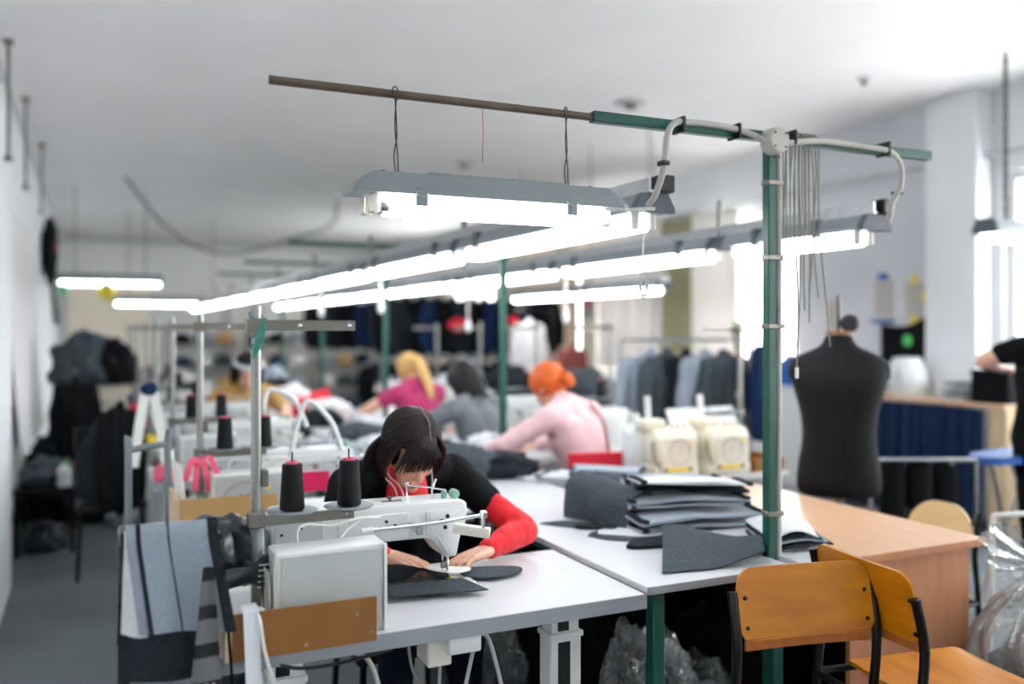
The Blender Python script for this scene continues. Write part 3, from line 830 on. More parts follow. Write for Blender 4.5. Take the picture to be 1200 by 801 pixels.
def make_stand():
    t = thing('thread_stand', 'steel thread stand with teal thread beside the woman in black', 'thread stand', (0.353, 2.20, 0.76), 0, 'thread stands')
    pole = obj('pole', tb([(0, 0, 0), (0, 0, 0.795)], 0.0125, 14), 'pole', t)
    obj('base', lt([(0.035, 0), (0.035, 0.02), (0.02, 0.05), (0.0155, 0.05), (0, 0.05)], (0, 0, 0.0005), 16), 'cable_white', t)
    obj('sleeve', tb([(0, 0, 0.15), (0, 0, 0.262)], 0.0145, 14), 'housing', t)
    c = B()
    box(c, -0.022, 0.018, -0.020, -0.016, 0.73, 0.764); box(c, -0.022, -0.018, -0.02, 0.02, 0.73, 0.764); box(c, -0.022, 0.02, 0.016, 0.02, 0.73, 0.764)
    obj('clamp', c, 'dull_steel', t, smooth=False)
    a = B()
    box(a, 0.012, 0.238, -0.02, -0.017, 0.735, 0.761); box(a, 0.012, 0.238, -0.02, 0.004, 0.758, 0.761)
    ta = obj('top_arm', a, 'dull_steel', t, smooth=False)
    for x in (0.10, 0.222):
        k = obj('ring_bolt', lt([(0.0055, 0), (0.0055, 0.003), (0.003, 0.004), (0.003, 0.008), (0, 0.008)], (x, -0.02, 0.748), 10, 'y', Matrix.Rotation(PI, 3, 'X')), 'chrome', ta)
    l = B()
    box(l, -0.02, 0.235, -0.022, -0.018, 0.268, 0.294, 0.001); box(l, -0.02, 0.02, -0.022, 0.02, 0.264, 0.300, 0.003)
    lb = obj('cone_bracket', l, 'dull_steel', t, smooth=False)
    k = B()
    for x in (0.0, 0.215): lathe(k, [(0.005, 0), (0.005, 0.003), (0, 0.003)], (x, -0.022, 0.281), 8, 'y', Matrix.Rotation(PI, 3, 'X'))
    obj('bracket_screw', k, 'chrome', lb)
    for x in (0.09, 0.232):
        p = obj('cone_plate', lt([(0, 0.286), (0.006, 0.288), (0.058, 0.289), (0.063, 0.293), (0.06, 0.2945), (0.02, 0.292), (0, 0.292)], (x, 0.02, 0), 28), 'housing', t)
        obj('spindle', tb([(x, 0.02, 0.29), (x, 0.02, 0.437)], 0.0022, 8), 'black_plastic', p)
        obj('plate_stem', tb([(x, -0.012, 0.278), (x, 0.02, 0.285)], 0.006, 8), 'dull_steel', p)
    th = B()
    for i in range(7):
        z = 0.70 + 0.012 * i
        tube(th, [(0.016 * math.cos(a), 0.016 * math.sin(a), z + 0.01 * math.sin(a + i)) for a in [q * 2 * PI / 10 for q in range(10)]], 0.0018, 5, 1, closed=True)
    for i in range(5):
        tube(th, [(0.012 + 0.002 * i, -0.022, 0.765), (0.016 - 0.004 * i, -0.024, 0.73), (0.004 - 0.004 * i, -0.024, 0.70 - 0.008 * i), (-0.01 + 0.005 * i, -0.021, 0.68 + 0.006 * i)], 0.0018, 5, 4)
    obj('wound_thread', th, 'teal', t)
    hx = B(); lathe(hx, [(0.019, 0.355), (0.021, 0.36), (0.021, 0.385), (0.019, 0.39)], (0.004, 0, 0), 10)
    obj('pole_clamp', bx(0.010, 0.028, -0.012, 0.012, 0.36, 0.402, 0.003), 'dull_steel', t)
    return t

def make_cone(label):
    t = thing('thread_cone', label, 'thread cone', (0.443, 2.22, 1.0545), 0, 'black thread cones on the stands')
    obj('winding', lt([(0.0, 0.001), (0.029, 0.001), (0.0305, 0.004), (0.0245, 0.110), (0.0225, 0.113), (0, 0.113)], (0, 0, 0), 28), 'thread', t)
    obj('core', lt([(0.0155, 0.1132), (0.0155, 0.119), (0.009, 0.119), (0.009, 0.1132)], (0, 0, 0), 16), 'ribbon_pink', t)
    return t

def make_tray():
    t = thing('scrap_tray', 'brown hardboard tray at the end of the nearest sewing table', 'tray', (0, 2.09, 0), 0, 'hardboard trays')
    f = obj('front_board', bx(0.277, 0.607, -0.042, -0.036, 0.762, 0.866), 'hardboard', t, smooth=False)
    k = B()
    for x, z in ((0.592, 0.785), (0.44, 0.776), (0.56, 0.83)): lathe(k, [(0.004, 0), (0.003, 0.002), (0, 0.002)], (x, -0.042, z), 8, 'y', Matrix.Rotation(PI, 3, 'X'))
    obj('nail', k, 'steel', f)
    obj('side_board', bx(0.262, 0.276, -0.042, 0.23, 0.762, 0.868), 'pale_board', t, smooth=False)
    obj('tray_floor', bx(0.2765, 0.607, -0.036, -0.001, 0.7605, 0.766), 'pale_board', t, smooth=False)
    return t

tableP, machP, standP = make_sewing_table(), make_sewing_machine() if False else make_machine(), make_stand()
coneP = make_cone('black thread cone next to the pole of the nearest stand')
trayP = make_tray()
copy_tree(coneP, (0.586, 2.22, 1.0545), 0, 'black thread cone out on the bracket end of the nearest stand')
def bare_stand(loc, rz, label, group='thread stands'):
    r = copy_tree(standP, loc, rz, label, group)
    for o in list(r.children):
        if o.name.startswith('wound_thread'): bpy.data.objects.remove(o)
    return r
nth = ['', 'second', 'third', 'fourth', 'fifth', 'sixth', 'seventh', 'eighth']
for k in range(1, 8):
    dy = 1.25 * k
    copy_tree(tableP, (0, 2.09 + dy, 0), 0, '%s white topped sewing table counted along the white wall' % nth[k])
    copy_tree(machP, (0, 2.09 + dy, 0), 0, '%s white sewing machine counted along the white wall' % nth[k])
    bare_stand((0.353, 2.20 + dy, 0.76), 0, '%s steel thread stand counted along the white wall' % nth[k])
    if k < 6:
        copy_tree(coneP, (0.443, 2.22 + dy, 1.0545), 0, 'black thread cone next to the pole of the %s stand' % nth[k])
        copy_tree(coneP, (0.586, 2.22 + dy, 1.0545), 0, 'black thread cone out on the bracket end of the %s stand' % nth[k])
tray2 = copy_tree(trayP, (-0.01, 3.30, 0), 0, 'pale cardboard coloured tray at the end of the second sewing table')
tray2.scale = (1, 1, 1.42); tray2.location.z = -0.762 * 0.42
for o in list(tray2.children):
    o.data = o.data.copy()
    o.data.materials[0] = M['card'] if o.name.startswith('front') else M['pale_board']

# right row: the same tables turned about, operators with their backs to the light
RC = 3.42
for k in range(4):
    y0 = 4.56 + 1.09 * k
    w = ['first', 'second', 'third', 'fourth'][k]
    copy_tree(tableP, (RC, y0 + 0.56, 0), PI, 'white sewing table in front of the row of seated backs, %s from the beech desk' % w, 'sewing tables nearer the windows')
    copy_tree(machP, (RC, y0 + 0.56, 0), PI, 'white sewing machine facing a seated back, %s from the beech desk' % w, 'lockstitch machines nearer the windows')
    bare_stand((RC - 0.353, y0 + 0.45, 0.76), PI, 'steel thread stand nearer the windows, %s from the beech desk' % w)
    copy_tree(coneP, (RC - 0.443, y0 + 0.43, 1.0545), PI, 'black thread cone by the pole nearer the windows, %s stand from the desk' % w)

# sticker on the cover box of the second machine
def arc_sticker(parent, cx, y, cz, r, strip=True):
    b = B(); tube(b, [(cx + r * math.cos(a), y, cz + r * math.sin(a)) for a in [q * 2 * PI / 40 for q in range(40)]], 0.0011, 6, 1, closed=True)
    o = obj('printed_ring', b, 'ink', parent)
    d = B()
    for i in range(17):
        a = PI * (0.08 + 0.84 * i / 16)
        box(d, cx + (r + 0.006) * math.cos(a) - 0.0022, cx + (r + 0.006) * math.cos(a) + 0.0022, y - 0.0008, y, cz + (r + 0.006) * math.sin(a) - 0.003, cz + (r + 0.006) * math.sin(a) + 0.003)
    obj('printed_lettering', d, 'ink', parent, smooth=False)
    g = B()
    for j in range(2):
        for s in (-1, 1):
            box(g, cx + s * 0.012 - 0.005, cx + s * 0.012 + 0.005, y - 0.0008, y, cz + 0.004 + 0.026 * j, cz + 0.009 + 0.026 * j)
    obj('printed_marks', g, 'ink', parent, smooth=False)
    if strip:
        obj('yellow_strip', bx(cx - 0.05, cx + 0.05, y - 0.0012, y, cz - r - 0.016, cz - r - 0.004), 'yellow', parent, smooth=False)
    obj('yellow_dot', lt([(0.0, 0), (0.01, 0), (0.01, 0.0012), (0, 0.0012)], (cx + r + 0.01, y, cz + r * 0.75), 14, 'y', Matrix.Rotation(PI, 3, 'X')), 'yellow', parent)
m2 = [o for o in bpy.data.objects if o.get('label', '').startswith('second white sewing machine')][0]
for o in m2.children:
    if o.name.startswith('control_box'):
        arc_sticker(o, 0.50, 0.0298, 0.86, 0.075, False)

# ================================================================ cutting tables between the rows
def cutting(y0, y1, label, ext=0):
    t = thing('cutting_table', label, 'table', (1.405, y0, 0), 0, 'cutting tables')
    L = y1 - y0
    obj('tabletop', bx(0, 0.535, 0, L, 0.754, 0.775, 0.002), 'laminate', t, smooth=False)
    obj('edging', bx(-0.001, 0.536, -0.003, 0, 0.753, 0.7745), 'edge', t, smooth=False)
    if ext:
        obj('extension_board', bx(0.58, 0.815, 0, ext, 0.754, 0.775, 0.002), 'laminate', t, smooth=False)
        obj('edging', bx(0.579, 0.816, -0.003, 0, 0.753, 0.7745), 'edge', t, smooth=False)
        obj('bearer', bx(0.5, 0.8, 0.3, 0.34, 0.715, 0.754), 'green', t, smooth=False)
        obj('bearer', bx(0.5, 0.8, ext - 0.2, ext - 0.16, 0.715, 0.754), 'green', t, smooth=False)
    for x in (0.06, 0.5):
        for y in (0.05, L - 0.05):
            obj('leg', bx(x - 0.02, x + 0.02, y - 0.02, y + 0.02, 0, 0.754, 0.003), 'green', t, smooth=False)
    for x in (0.06, 0.5):
        obj('rail', bx(x - 0.015, x + 0.015, 0.07, L - 0.07, 0.715, 0.754), 'green', t, smooth=False)
    return t
for k, (a, b) in enumerate(((2.10, 4.2), (4.205, 6.3), (6.305, 8.4), (8.405, 10.5))):
    cutting(a, b, ['long white cutting table piled with folded grey fabric', 'white cutting table beyond the first one, by the second green post', 'white cutting table next to the blonde worker', 'farthest white cutting table down the middle of the room'][k], 1.75 if k == 0 else 0)

# ================================================================ the beech desk
t = thing('desk', 'beech veneer office desk with solid side panel', 'desk', (2.225, 2.14, 0))
obj('desktop', bx(0, 0.635, 0, 1.45, 0.735, 0.76, 0.002), 'beech_top', t, smooth=False)
obj('edging', bx(-0.001, 0.637, -0.003, 0, 0.7352, 0.7595), 'beech', t, smooth=False)
obj('edging', bx(0.635, 0.637, 0, 1.45, 0.7352, 0.7595), 'beech', t, smooth=False)
obj('side_panel', bx(0.02, 0.59, 0.035, 0.053, 0.0, 0.735, 0.001), 'beech', t, smooth=False)
obj('side_panel', bx(0.02, 0.59, 1.39, 1.408, 0.0, 0.735, 0.001), 'beech', t, smooth=False)
obj('back_panel', bx(0.57, 0.588, 0.053, 1.39, 0.25, 0.735, 0.001), 'beech', t, smooth=False)

# ================================================================ school chairs
def make_chair(label, loc, rotz, back='ply', seat='ply', pale=False, seat_z=0.45, bw=0.2, round_top=0.05, legm='black', sy=0.02, sd=0.37):
    """origin on the floor under the middle of the backrest; the seat points along local -y"""
    t = thing('school_chair', label, 'chair', loc, rotz)
    def by(x, z):  # curved, reclined backrest
        return -0.02 - 0.010 * (abs(x) / 0.2) ** 2 + (z - 0.66) * 0.20
    hw, z0, z1 = bw, 0.675, 0.86
    def f(u, v):
        x = (u * 2 - 1) * hw
        z = z0 + (z1 - z0) * v
        r = round_top
        ax = abs(x) - (hw - r)
        if ax > 0:
            s = r - math.sqrt(max(0, r * r - ax * ax))
            sb = min(s * 0.5, 0.03)
            z = (z0 + sb) + max(0.004, z1 - s - z0 - sb) * v
        return (x, by(x, z), z)
    obj('backrest', sh(f, 56, 12, 0.010), back, t, angle=50)
    k = B()
    for x in (-hw + 0.02, hw - 0.02):
        for z in (z0 + 0.035, z1 - 0.075):
            lathe(k, [(0.006, 0), (0.006, 0.002), (0.003, 0.003), (0, 0.003)], (x, by(x, z) - 0.0055, z), 10, 'y', Matrix.Rotation(PI, 3, 'X'))
    obj('screw', k, 'black_plastic', t)
    obj('lower_strip', sh(lambda u, v: ((u * 2 - 1) * (hw - 0.012), by((u * 2 - 1) * hw, 0.65) + 0.006, 0.652 + 0.03 * v), 16, 2, 0.009), 'ply_edge', t)
    def g(u, v):
        x = (u * 2 - 1) * (0.19 - 0.02 * v * 0)
        y = -sy - sd * v
        z = seat_z - 0.008 * math.cos(PI * (u * 2 - 1) / 2) - (0.03 * ((v - 0.85) / 0.15) ** 2 if v > 0.85 else 0)
        return (x, y, z)
    obj('seat', sh(g, 12, 16, 0.012), seat, t, angle=50)
    for s in (-1, 1):
        x = s * (hw + 0.010)
        top = 0.80 if s < 0 else 0.835
        obj('leg', tb([(x, 0.05, 0.0), (x, 0.015, 0.3), (x, -0.006, 0.5), (x, by(x, 0.66) + 0.008, 0.66), (x, by(x, top) + 0.010, top)], 0.0135, 10, 4), legm, t)
        for zz in (0.70, 0.79): obj('bolt', tb([(s * (hw - 0.015), by(hw, zz) + 0.008, zz), (x, by(hw, zz) + 0.010, zz)], 0.006, 8), legm, t)
        obj('leg', tb([(x, -sy - sd + 0.01, 0.0), (x, -sy - sd + 0.03, 0.25), (x, -sy - sd + 0.05, seat_z - 0.03)], 0.0125, 10, 3), legm, t)
        obj('side_rail', tb([(x, 0.0, seat_z - 0.025), (x, -sy - sd + 0.03, seat_z - 0.025)], 0.0115, 8), legm, t)
    obj('cross_rail', tb([(-hw, -sy - sd + 0.04, seat_z - 0.028), (hw, -sy - sd + 0.04, seat_z - 0.028)], 0.0115, 8), legm, t)
    obj('cross_rail', tb([(-hw, 0.0, seat_z - 0.028), (hw, 0.0, seat_z - 0.028)], 0.0115, 8), legm, t)
    return t
make_chair('orange varnished plywood chair with black tube frame, backrest nearest the camera side of the table', (1.742, 1.85, 0), -0.20)
make_chair('orange plywood chair turned sideways with its seat in view', (1.96, 1.85, 0), PI / 2 - 0.14, seat_z=0.485, sy=0.10, sd=0.45)
c3 = make_chair('pale plywood chair with rounded back tucked behind the beech desk', (3.27, 2.66, 0), -PI / 2 + 0.05, 'ply_pale', 'ply_pale', round_top=0.165)
c3.scale = (0.80, 0.9, 0.885)
for o in list(c3.children):
    if o.name.startswith('lower_strip'): bpy.data.objects.remove(o)
# ================================================================ people
def frame(c, fwd, up):
    f = V(fwd).normalized()
    u = V(up); u = (u - f * u.dot(f)).normalized()
    l = u.cross(f) * -1          # the person's left
    l = f.cross(u) * -1
    m = Matrix((( l.x, f.x, u.x, c[0]), (l.y, f.y, u.y, c[1]), (l.z, f.z, u.z, c[2]), (0, 0, 0, 1)))
    return m

def head_shapes(m):
    R = m.to_3x3()
    def e(c, r): return ('e', m @ V(c), r, R)
    def c(a, ra, b, rb): return ('c', m @ V(a), ra, m @ V(b), rb)
    s = [e((0, -0.014, 0.035), (0.073, 0.090, 0.082)), e((0, 0.028, -0.018), (0.061, 0.060, 0.084)), e((0, 0.042, -0.072), (0.044, 0.040, 0.036)),
         e((0, 0.074, -0.094), (0.018, 0.014, 0.014)), e((0, 0.070, 0.024), (0.050, 0.016, 0.013)), e((0, 0.066, 0.052), (0.052, 0.022, 0.030)),
         c((0, 0.084, 0.006), 0.0075, (0, 0.104, -0.030), 0.0105), e((0, 0.102, -0.034), (0.011, 0.010, 0.009)),
         e((0, 0.085, -0.064), (0.021, 0.010, 0.006)), e((0, 0.084, -0.073), (0.018, 0.010, 0.007))]
    for k in (-1, 1):
        s += [e((k * 0.036, 0.056, -0.032), (0.024, 0.022, 0.022)), e((k * 0.011, 0.092, -0.038), (0.007, 0.008, 0.006)),
              e((k * 0.031, 0.071, 0.0), (0.0145, 0.010, 0.009)), e((k * 0.074, -0.006, -0.008), (0.009, 0.021, 0.031)), e((k * 0.080, -0.012, 0.008), (0.006, 0.012, 0.016))]
    return s

def face_zones(m):
    inv = m.inverted()
    def lips(p):
        q = inv @ p
        return abs(q.x) < 0.023 and q.y > 0.076 and -0.080 < q.z < -0.059 - 0.1 * abs(q.x)
    def brows(p):
        q = inv @ p
        return 0.012 < abs(q.x) < 0.046 and q.y > 0.05 and 0.018 < q.z + 0.12 * abs(abs(q.x) - 0.025) < 0.026
    def lash(p):
        q = inv @ p
        return 0.016 < abs(q.x) < 0.046 and q.y > 0.05 and -0.010 < q.z - 0.0 < -0.0055
    return [('lip', lips), ('brow', brows), ('brow', lash)]

def hand_shapes(wrist, F, D, right, curl=0.35, spread=0.10, s=1.0):
    """palm and five fingers: F along the fingers, D out of the palm"""
    w, F, D = V(wrist), V(F).normalized(), V(D)
    D = (D - F * D.dot(F)).normalized()
    T = F.cross(D) if right else D.cross(F)      # towards the thumb
    out = []
    base = [0.030, 0.010, -0.010, -0.029]
    lens = [0.068, 0.077, 0.071, 0.055]
    rad = [0.0092, 0.0095, 0.0090, 0.0080]
    for i in range(4):
        kn = w + (F * (0.090 - 0.006 * abs(i - 1.2)) + T * base[i] - D * 0.004) * s
        out.append(('c', w + (T * base[i] * 0.65 + F * 0.008) * s, 0.0150 * s, kn, 0.0112 * s))
        d = (F + T * spread * (1.2 - i)).normalized()
        p = kn
        a = curl * (0.75 + 0.12 * i)
        tot = 0.25 * a
        for seg, fr in enumerate((0.46, 0.30, 0.24)):
            q = p + (d * math.cos(tot) + D * math.sin(tot)) * lens[i] * fr * s
            out.append(('c', p, rad[i] * (1 - 0.08 * seg) * s, q, rad[i] * (0.93 - 0.09 * seg) * s))
            p = q
            tot += a * (1.2, 0.8, 0)[seg]
    t0 = w + (F * 0.022 + T * 0.022 + D * 0.006) * s
    t1 = t0 + (F * 0.030 + T * 0.026 + D * 0.008) * s
    t2 = t1 + (F * 0.030 + T * 0.010 + D * 0.006) * s
    t3 = t2 + (F * 0.024 - T * 0.002 + D * 0.004) * s
    out += [('c', t0, 0.0165 * s, t1, 0.0125 * s), ('c', t1, 0.0120 * s, t2, 0.0105 * s), ('c', t2, 0.0102 * s, t3, 0.0085 * s)]
    out.append(('e', w + (F * 0.045 - D * 0.002) * s, (0.036 * s, 0.036 * s, 0.013 * s), frame((0, 0, 0), F, -D).to_3x3()))
    return out

def nails(wrist, F, D, right, curl, spread, parent, s=1.0):
    pass

def hair_cap(m, mname, parent, front=0.060, low=-0.06, grow=1.0, back_low=-0.085):
    """scalp-hugging hair with its own thickness, open at the face"""
    bm = B()
    bmesh.ops.create_icosphere(bm, subdivisions=5, radius=1)
    dele = []
    for v in bm.verts:
        d = v.co.copy()
        q = V((d.x * 0.084, -0.018 + d.y * 0.103, 0.036 + d.z * 0.093))
        if q.z < 0.0:
            q.z = q.z * 1.35
            q.x *= 1.0 + 0.4 * min(0.05, -q.z)
        if q.y > 0.038 + 0.6 * max(0, abs(q.x) - 0.045) and q.z < front - 0.25 * max(0, abs(q.x) - 0.03): dele.append(v)
        elif q.y > -0.02 and q.z < low: dele.append(v)
        elif q.z < back_low: dele.append(v)
        g = 0.0022 * math.sin(70 * math.atan2(q.x - 0.015, q.z + 0.1) + 3 * math.sin(q.y * 40)) + 0.002 * N3(q.x * 60, q.y * 8, q.z * 60)
        n = d.normalized()
        q += n * (g + 0.002)
        v.co = m @ (q * grow)
    bmesh.ops.delete(bm, geom=dele, context='VERTS')
    inner = bmesh.ops.duplicate(bm, geom=bm.verts[:] + bm.edges[:] + bm.faces[:])
    c0 = m @ V((0, -0.015, 0.03))
    for v in [x for x in inner['geom'] if isinstance(x, bmesh.types.BMVert)]: v.co = c0 + (v.co - c0) * 0.93
    bmesh.ops.reverse_faces(bm, faces=[x for x in inner['geom'] if isinstance(x, bmesh.types.BMFace)])
    me = bpy.data.meshes.new('hair')
    for f in bm.faces: f.smooth = True
    bm.to_mesh(me); bm.free()
    me.materials.append(M[mname])
    return mesh_obj('hair', me, parent)

def lock(bm, m, pts, r0, r1, n=6, flat=0.5):
    P = [m @ V(p) for p in pts]
    tube(bm, P, [r0 * 0.5, r0, r0, (r0 + r1) / 2, r1], 6, n, flat=flat)

def limb(a, ra, b, rb): return ('c', a, ra, b, rb)

def figure(label, J, head_m, colors, hair, extra=None, vox=0.008, hands=None, sleeve=1.0, standing=False, group=None, hsize=1.0):
    """J: joints in world space; colors: top, sleeve, trousers"""
    t = thing('person', label, 'person', (J['root'][0], J['root'][1], 0), 0, group)
    inv = V((-J['root'][0], -J['root'][1], 0))
    T = Matrix.Translation(inv)
    hm = T @ head_m
    K = {k: V(v) + inv for k, v in J.items() if k != 'root'}
    hc = hm @ V((0, -0.03, -0.06))
    tr = (V(K['shL']) + V(K['shR'])) / 2
    torso = [limb(K['pelvis'], 0.135, K['waist'], 0.118), limb(K['waist'], 0.118, K['chest'], 0.128)]
    ax = (K['shL'] - K['shR']).normalized()
    for k in (-1, 1):
        torso += [limb(K['pelvis'] + ax * 0.055 * k, 0.125, K['waist'] + ax * 0.045 * k, 0.105), limb(K['waist'] + ax * 0.045 * k, 0.105, K['chest'] + ax * 0.06 * k, 0.112)]
    torso += [limb(K['chest'] + ax * 0.06, 0.10, K['shL'] - ax * 0.035, 0.062), limb(K['chest'] - ax * 0.06, 0.10, K['shR'] + ax * 0.035, 0.062), limb(K['shL'] - ax * 0.03, 0.060, K['neck'], 0.058), limb(K['shR'] + ax * 0.03, 0.060, K['neck'], 0.058),
              limb(K['chest'], 0.11, K['neck'], 0.06)]
    neck = [limb(K['neck'], 0.052, hc, 0.047)]
    armU = [limb(K['shL'], 0.054, K['elL'], 0.041), limb(K['shR'], 0.054, K['elR'], 0.041)]
    armF = [limb(K['elL'], 0.040, K['wrL'], 0.026), limb(K['elR'], 0.040, K['wrR'], 0.026)]
    legs = []
    for s in 'LR':
        hp = K['pelvis'] + ax * (0.085 if s == 'L' else -0.085) - V((0, 0, 0.04))
        legs += [limb(hp, 0.092, K['kn' + s], 0.058), limb(K['kn' + s], 0.056, K['an' + s], 0.037)]
        f = K['toe' + s]
        legs += [limb(K['an' + s] - V((0, 0, 0.03)), 0.036, f, 0.028)]
    hs = []
    for s in 'LR':
        F, D, curl = hands[s]
        hs += hand_shapes(K['wr' + s], F, D, s == 'R', curl, 0.07, hsize)
    body = blob('body', torso + neck + armU + armF + legs + hs + head_shapes(hm), vox, 'skin', t, 3, 0, face_zones(hm))
    g = 0.010
    top = list(torso)
    if sleeve > 0:
        for s in 'LR':
            e = K['sh' + s].lerp(K['el' + s], min(1, sleeve * 2))
            top.append(limb(K['sh' + s], 0.056, e, 0.056 - 0.012 * min(1, sleeve * 2)))
            if sleeve > 0.5: top.append(limb(K['el' + s], 0.044, K['el' + s].lerp(K['wr' + s], 0.93), 0.031))
    up = (K['neck'] - K['chest']).normalized()
    def rumple(co, n):
        return co + n * (0.0055 * N3(co.x * 9, co.y * 9, co.z * 9) + 0.003 * N3(co.x * 23, co.y * 23, co.z * 17))
    blob('top', top, vox, colors[0], t, 3, g, None, None, rumple)
    tro = [limb(K['pelvis'], 0.138, K['pelvis'] + V((0, 0, 0.06)), 0.125)]
    for k in (-1, 1): tro.append(limb(K['pelvis'] + ax * 0.055 * k, 0.128, K['pelvis'] + ax * 0.05 * k + V((0, 0, 0.05)), 0.12))
    blob('trousers', tro + [l for l in legs if l[3] != K['toeL'] and l[3] != K['toeR']], max(vox, 0.009), colors[1], t, 3, g * 0.9, None, None, rumple)
    for s in 'LR':
        blob('shoe', [limb(K['an' + s] - V((0, 0, 0.035)), 0.042, K['toe' + s], 0.034)], 0.009, 'black_plastic', t, 2, 0.004, None, [(V((0, 0, 0.001)), V((0, 0, -1)))] )
    hair(t, hm)
    if extra: extra(t, hm, K)
    return t

# ---------------------------------------------------------------- the woman at the near machine
J = dict(root=(0.97, 3.05), pelvis=(0.985, 3.06, 0.56), waist=(0.975, 3.03, 0.74), chest=(0.955, 2.95, 0.91), neck=(0.93, 2.835, 1.045),
         shL=(1.115, 2.87, 1.005), shR=(0.765, 2.90, 0.985), elL=(1.29, 2.66, 0.832), wrL=(1.118, 2.565, 0.806),
         elR=(0.655, 2.70, 0.84), wrR=(0.800, 2.605, 0.812), knL=(1.10, 2.68, 0.56), knR=(0.86, 2.68, 0.56),
         anL=(1.10, 2.74, 0.09), anR=(0.86, 2.74, 0.09), toeL=(1.11, 2.58, 0.035), toeR=(0.86, 2.58, 0.035))
HM = frame((0.908, 2.69, 1.115), (0.09, -0.79, -0.60), (0.02, -0.60, 0.79))

def hair_w1(t, hm):
    h = hair_cap(hm, 'hair_dark', t, 0.070, -0.05, 1.0, -0.07)
    b = B()
    r = random.Random(5)
    px = 0.022                              # the parting, on her left
    def on(x, y, z, lift=0.0):
        d = V((x / 0.084, (y + 0.018) / 0.103, (z - 0.036) / 0.093))
        d = d / max(0.001, d.length) * (1 + lift)
        return (d.x * 0.087, -0.018 + d.y * 0.106, 0.036 + d.z * 0.096)
    for i in range(34):                     # locks combed from the parting to both sides
        ty = -0.10 + 0.17 * i / 33
        zc = 0.036 + 0.093 * math.sqrt(max(0.05, 1 - ((ty + 0.018) / 0.103) ** 2))
        for s in (-1, 1):
            p = []
            n = 6
            for k in range(n + 1):
                a = k / n
                ang = a * (1.75 + 0.15 * r.random())
                x = px + s * math.sin(ang) * (0.09 + (0.02 if s < 0 else -0.02))
                z = 0.036 + 0.10 * math.cos(ang)
                y = ty - 0.055 * a * a * (1 if ty > -0.02 else 0.3)
                q = on(x, y, z, 0.012 + 0.02 * r.random() * a)
                p.append(q)
            lock(b, hm, p, 0.0062 + 0.002 * r.random(), 0.003, 3, 0.45)
    for i in range(40):                     # the fringe falling over the forehead to the eyes
        x0 = -0.070 + 0.128 * i / 39
        st = on(px * 0.6 + x0 * 0.45, 0.045, 0.12, 0.02)
        drop = 0.016 + 0.016 * r.random() + 0.035 * (abs(x0 + 0.005) / 0.065) ** 2
        p = [st, on(x0 * 0.85, 0.08, 0.085, 0.045), (x0 * 1.0, 0.094 - 3.2 * x0 * x0 + 0.004 * r.random(), 0.052), (x0 * 1.06 + 0.004 * r.uniform(-1, 1), 0.098 - 4.5 * x0 * x0, 0.03), (x0 * 1.1 + 0.007 * r.uniform(-1, 1), 0.096 - 7.5 * x0 * x0, 0.026 - drop)]
        lock(b, hm, p, 0.0056, 0.0016, 4, 0.4)
    for s in (-1, 1):                       # side strands in front of the ears
        for i in range(12):
            o = 0.0075 * i - 0.008
            p = [on(s * 0.06, 0.045 - o, 0.10, 0.02), (s * 0.082, 0.048 - o, 0.055), (s * 0.092, 0.044 - o, 0.01), (s * (0.092 + 0.003 * r.random()), 0.042 - o, -0.04), (s * (0.079 + 0.004 * r.random()), 0.040 - o, -0.085 - 0.02 * r.random())]
            lock(b, hm, p, 0.0058, 0.002, 4, 0.45)
    for i in range(14):                     # tied-back tail behind her right shoulder
        a = i * 2 * PI / 14
        p = [(-0.02 + 0.02 * math.cos(a), -0.105, -0.03 + 0.02 * math.sin(a)), (-0.045 + 0.02 * math.cos(a), -0.112, -0.06 + 0.018 * math.sin(a)), (-0.07 + 0.02 * math.cos(a), -0.105, -0.09 + 0.015 * math.sin(a)), (-0.088 + 0.014 * math.cos(a), -0.09, -0.125), (-0.094 + 0.008 * math.cos(a), -0.075, -0.155)]
        lock(b, hm, p, 0.011, 0.003, 4, 0.7)
    me = bpy.data.meshes.new('hair_locks')
    for f in b.faces: f.smooth = True
    b.to_mesh(me); b.free(); me.materials.append(M['hair_dark'])
    mesh_obj('hair_locks', me, h)
    sp = B()
    tube(sp, [hm @ V((px + 0.002 * math.sin(y * 90), y, 0.0385 + 0.0985 * math.sqrt(max(0.05, 1 - ((y + 0.018) / 0.106) ** 2)) + 0.0015)) for y in [-0.06 + 0.014 * k for k in range(10)]], 0.0013, 6, 3, flat=0.5)
    obj('parting', sp, 'scalp', h)

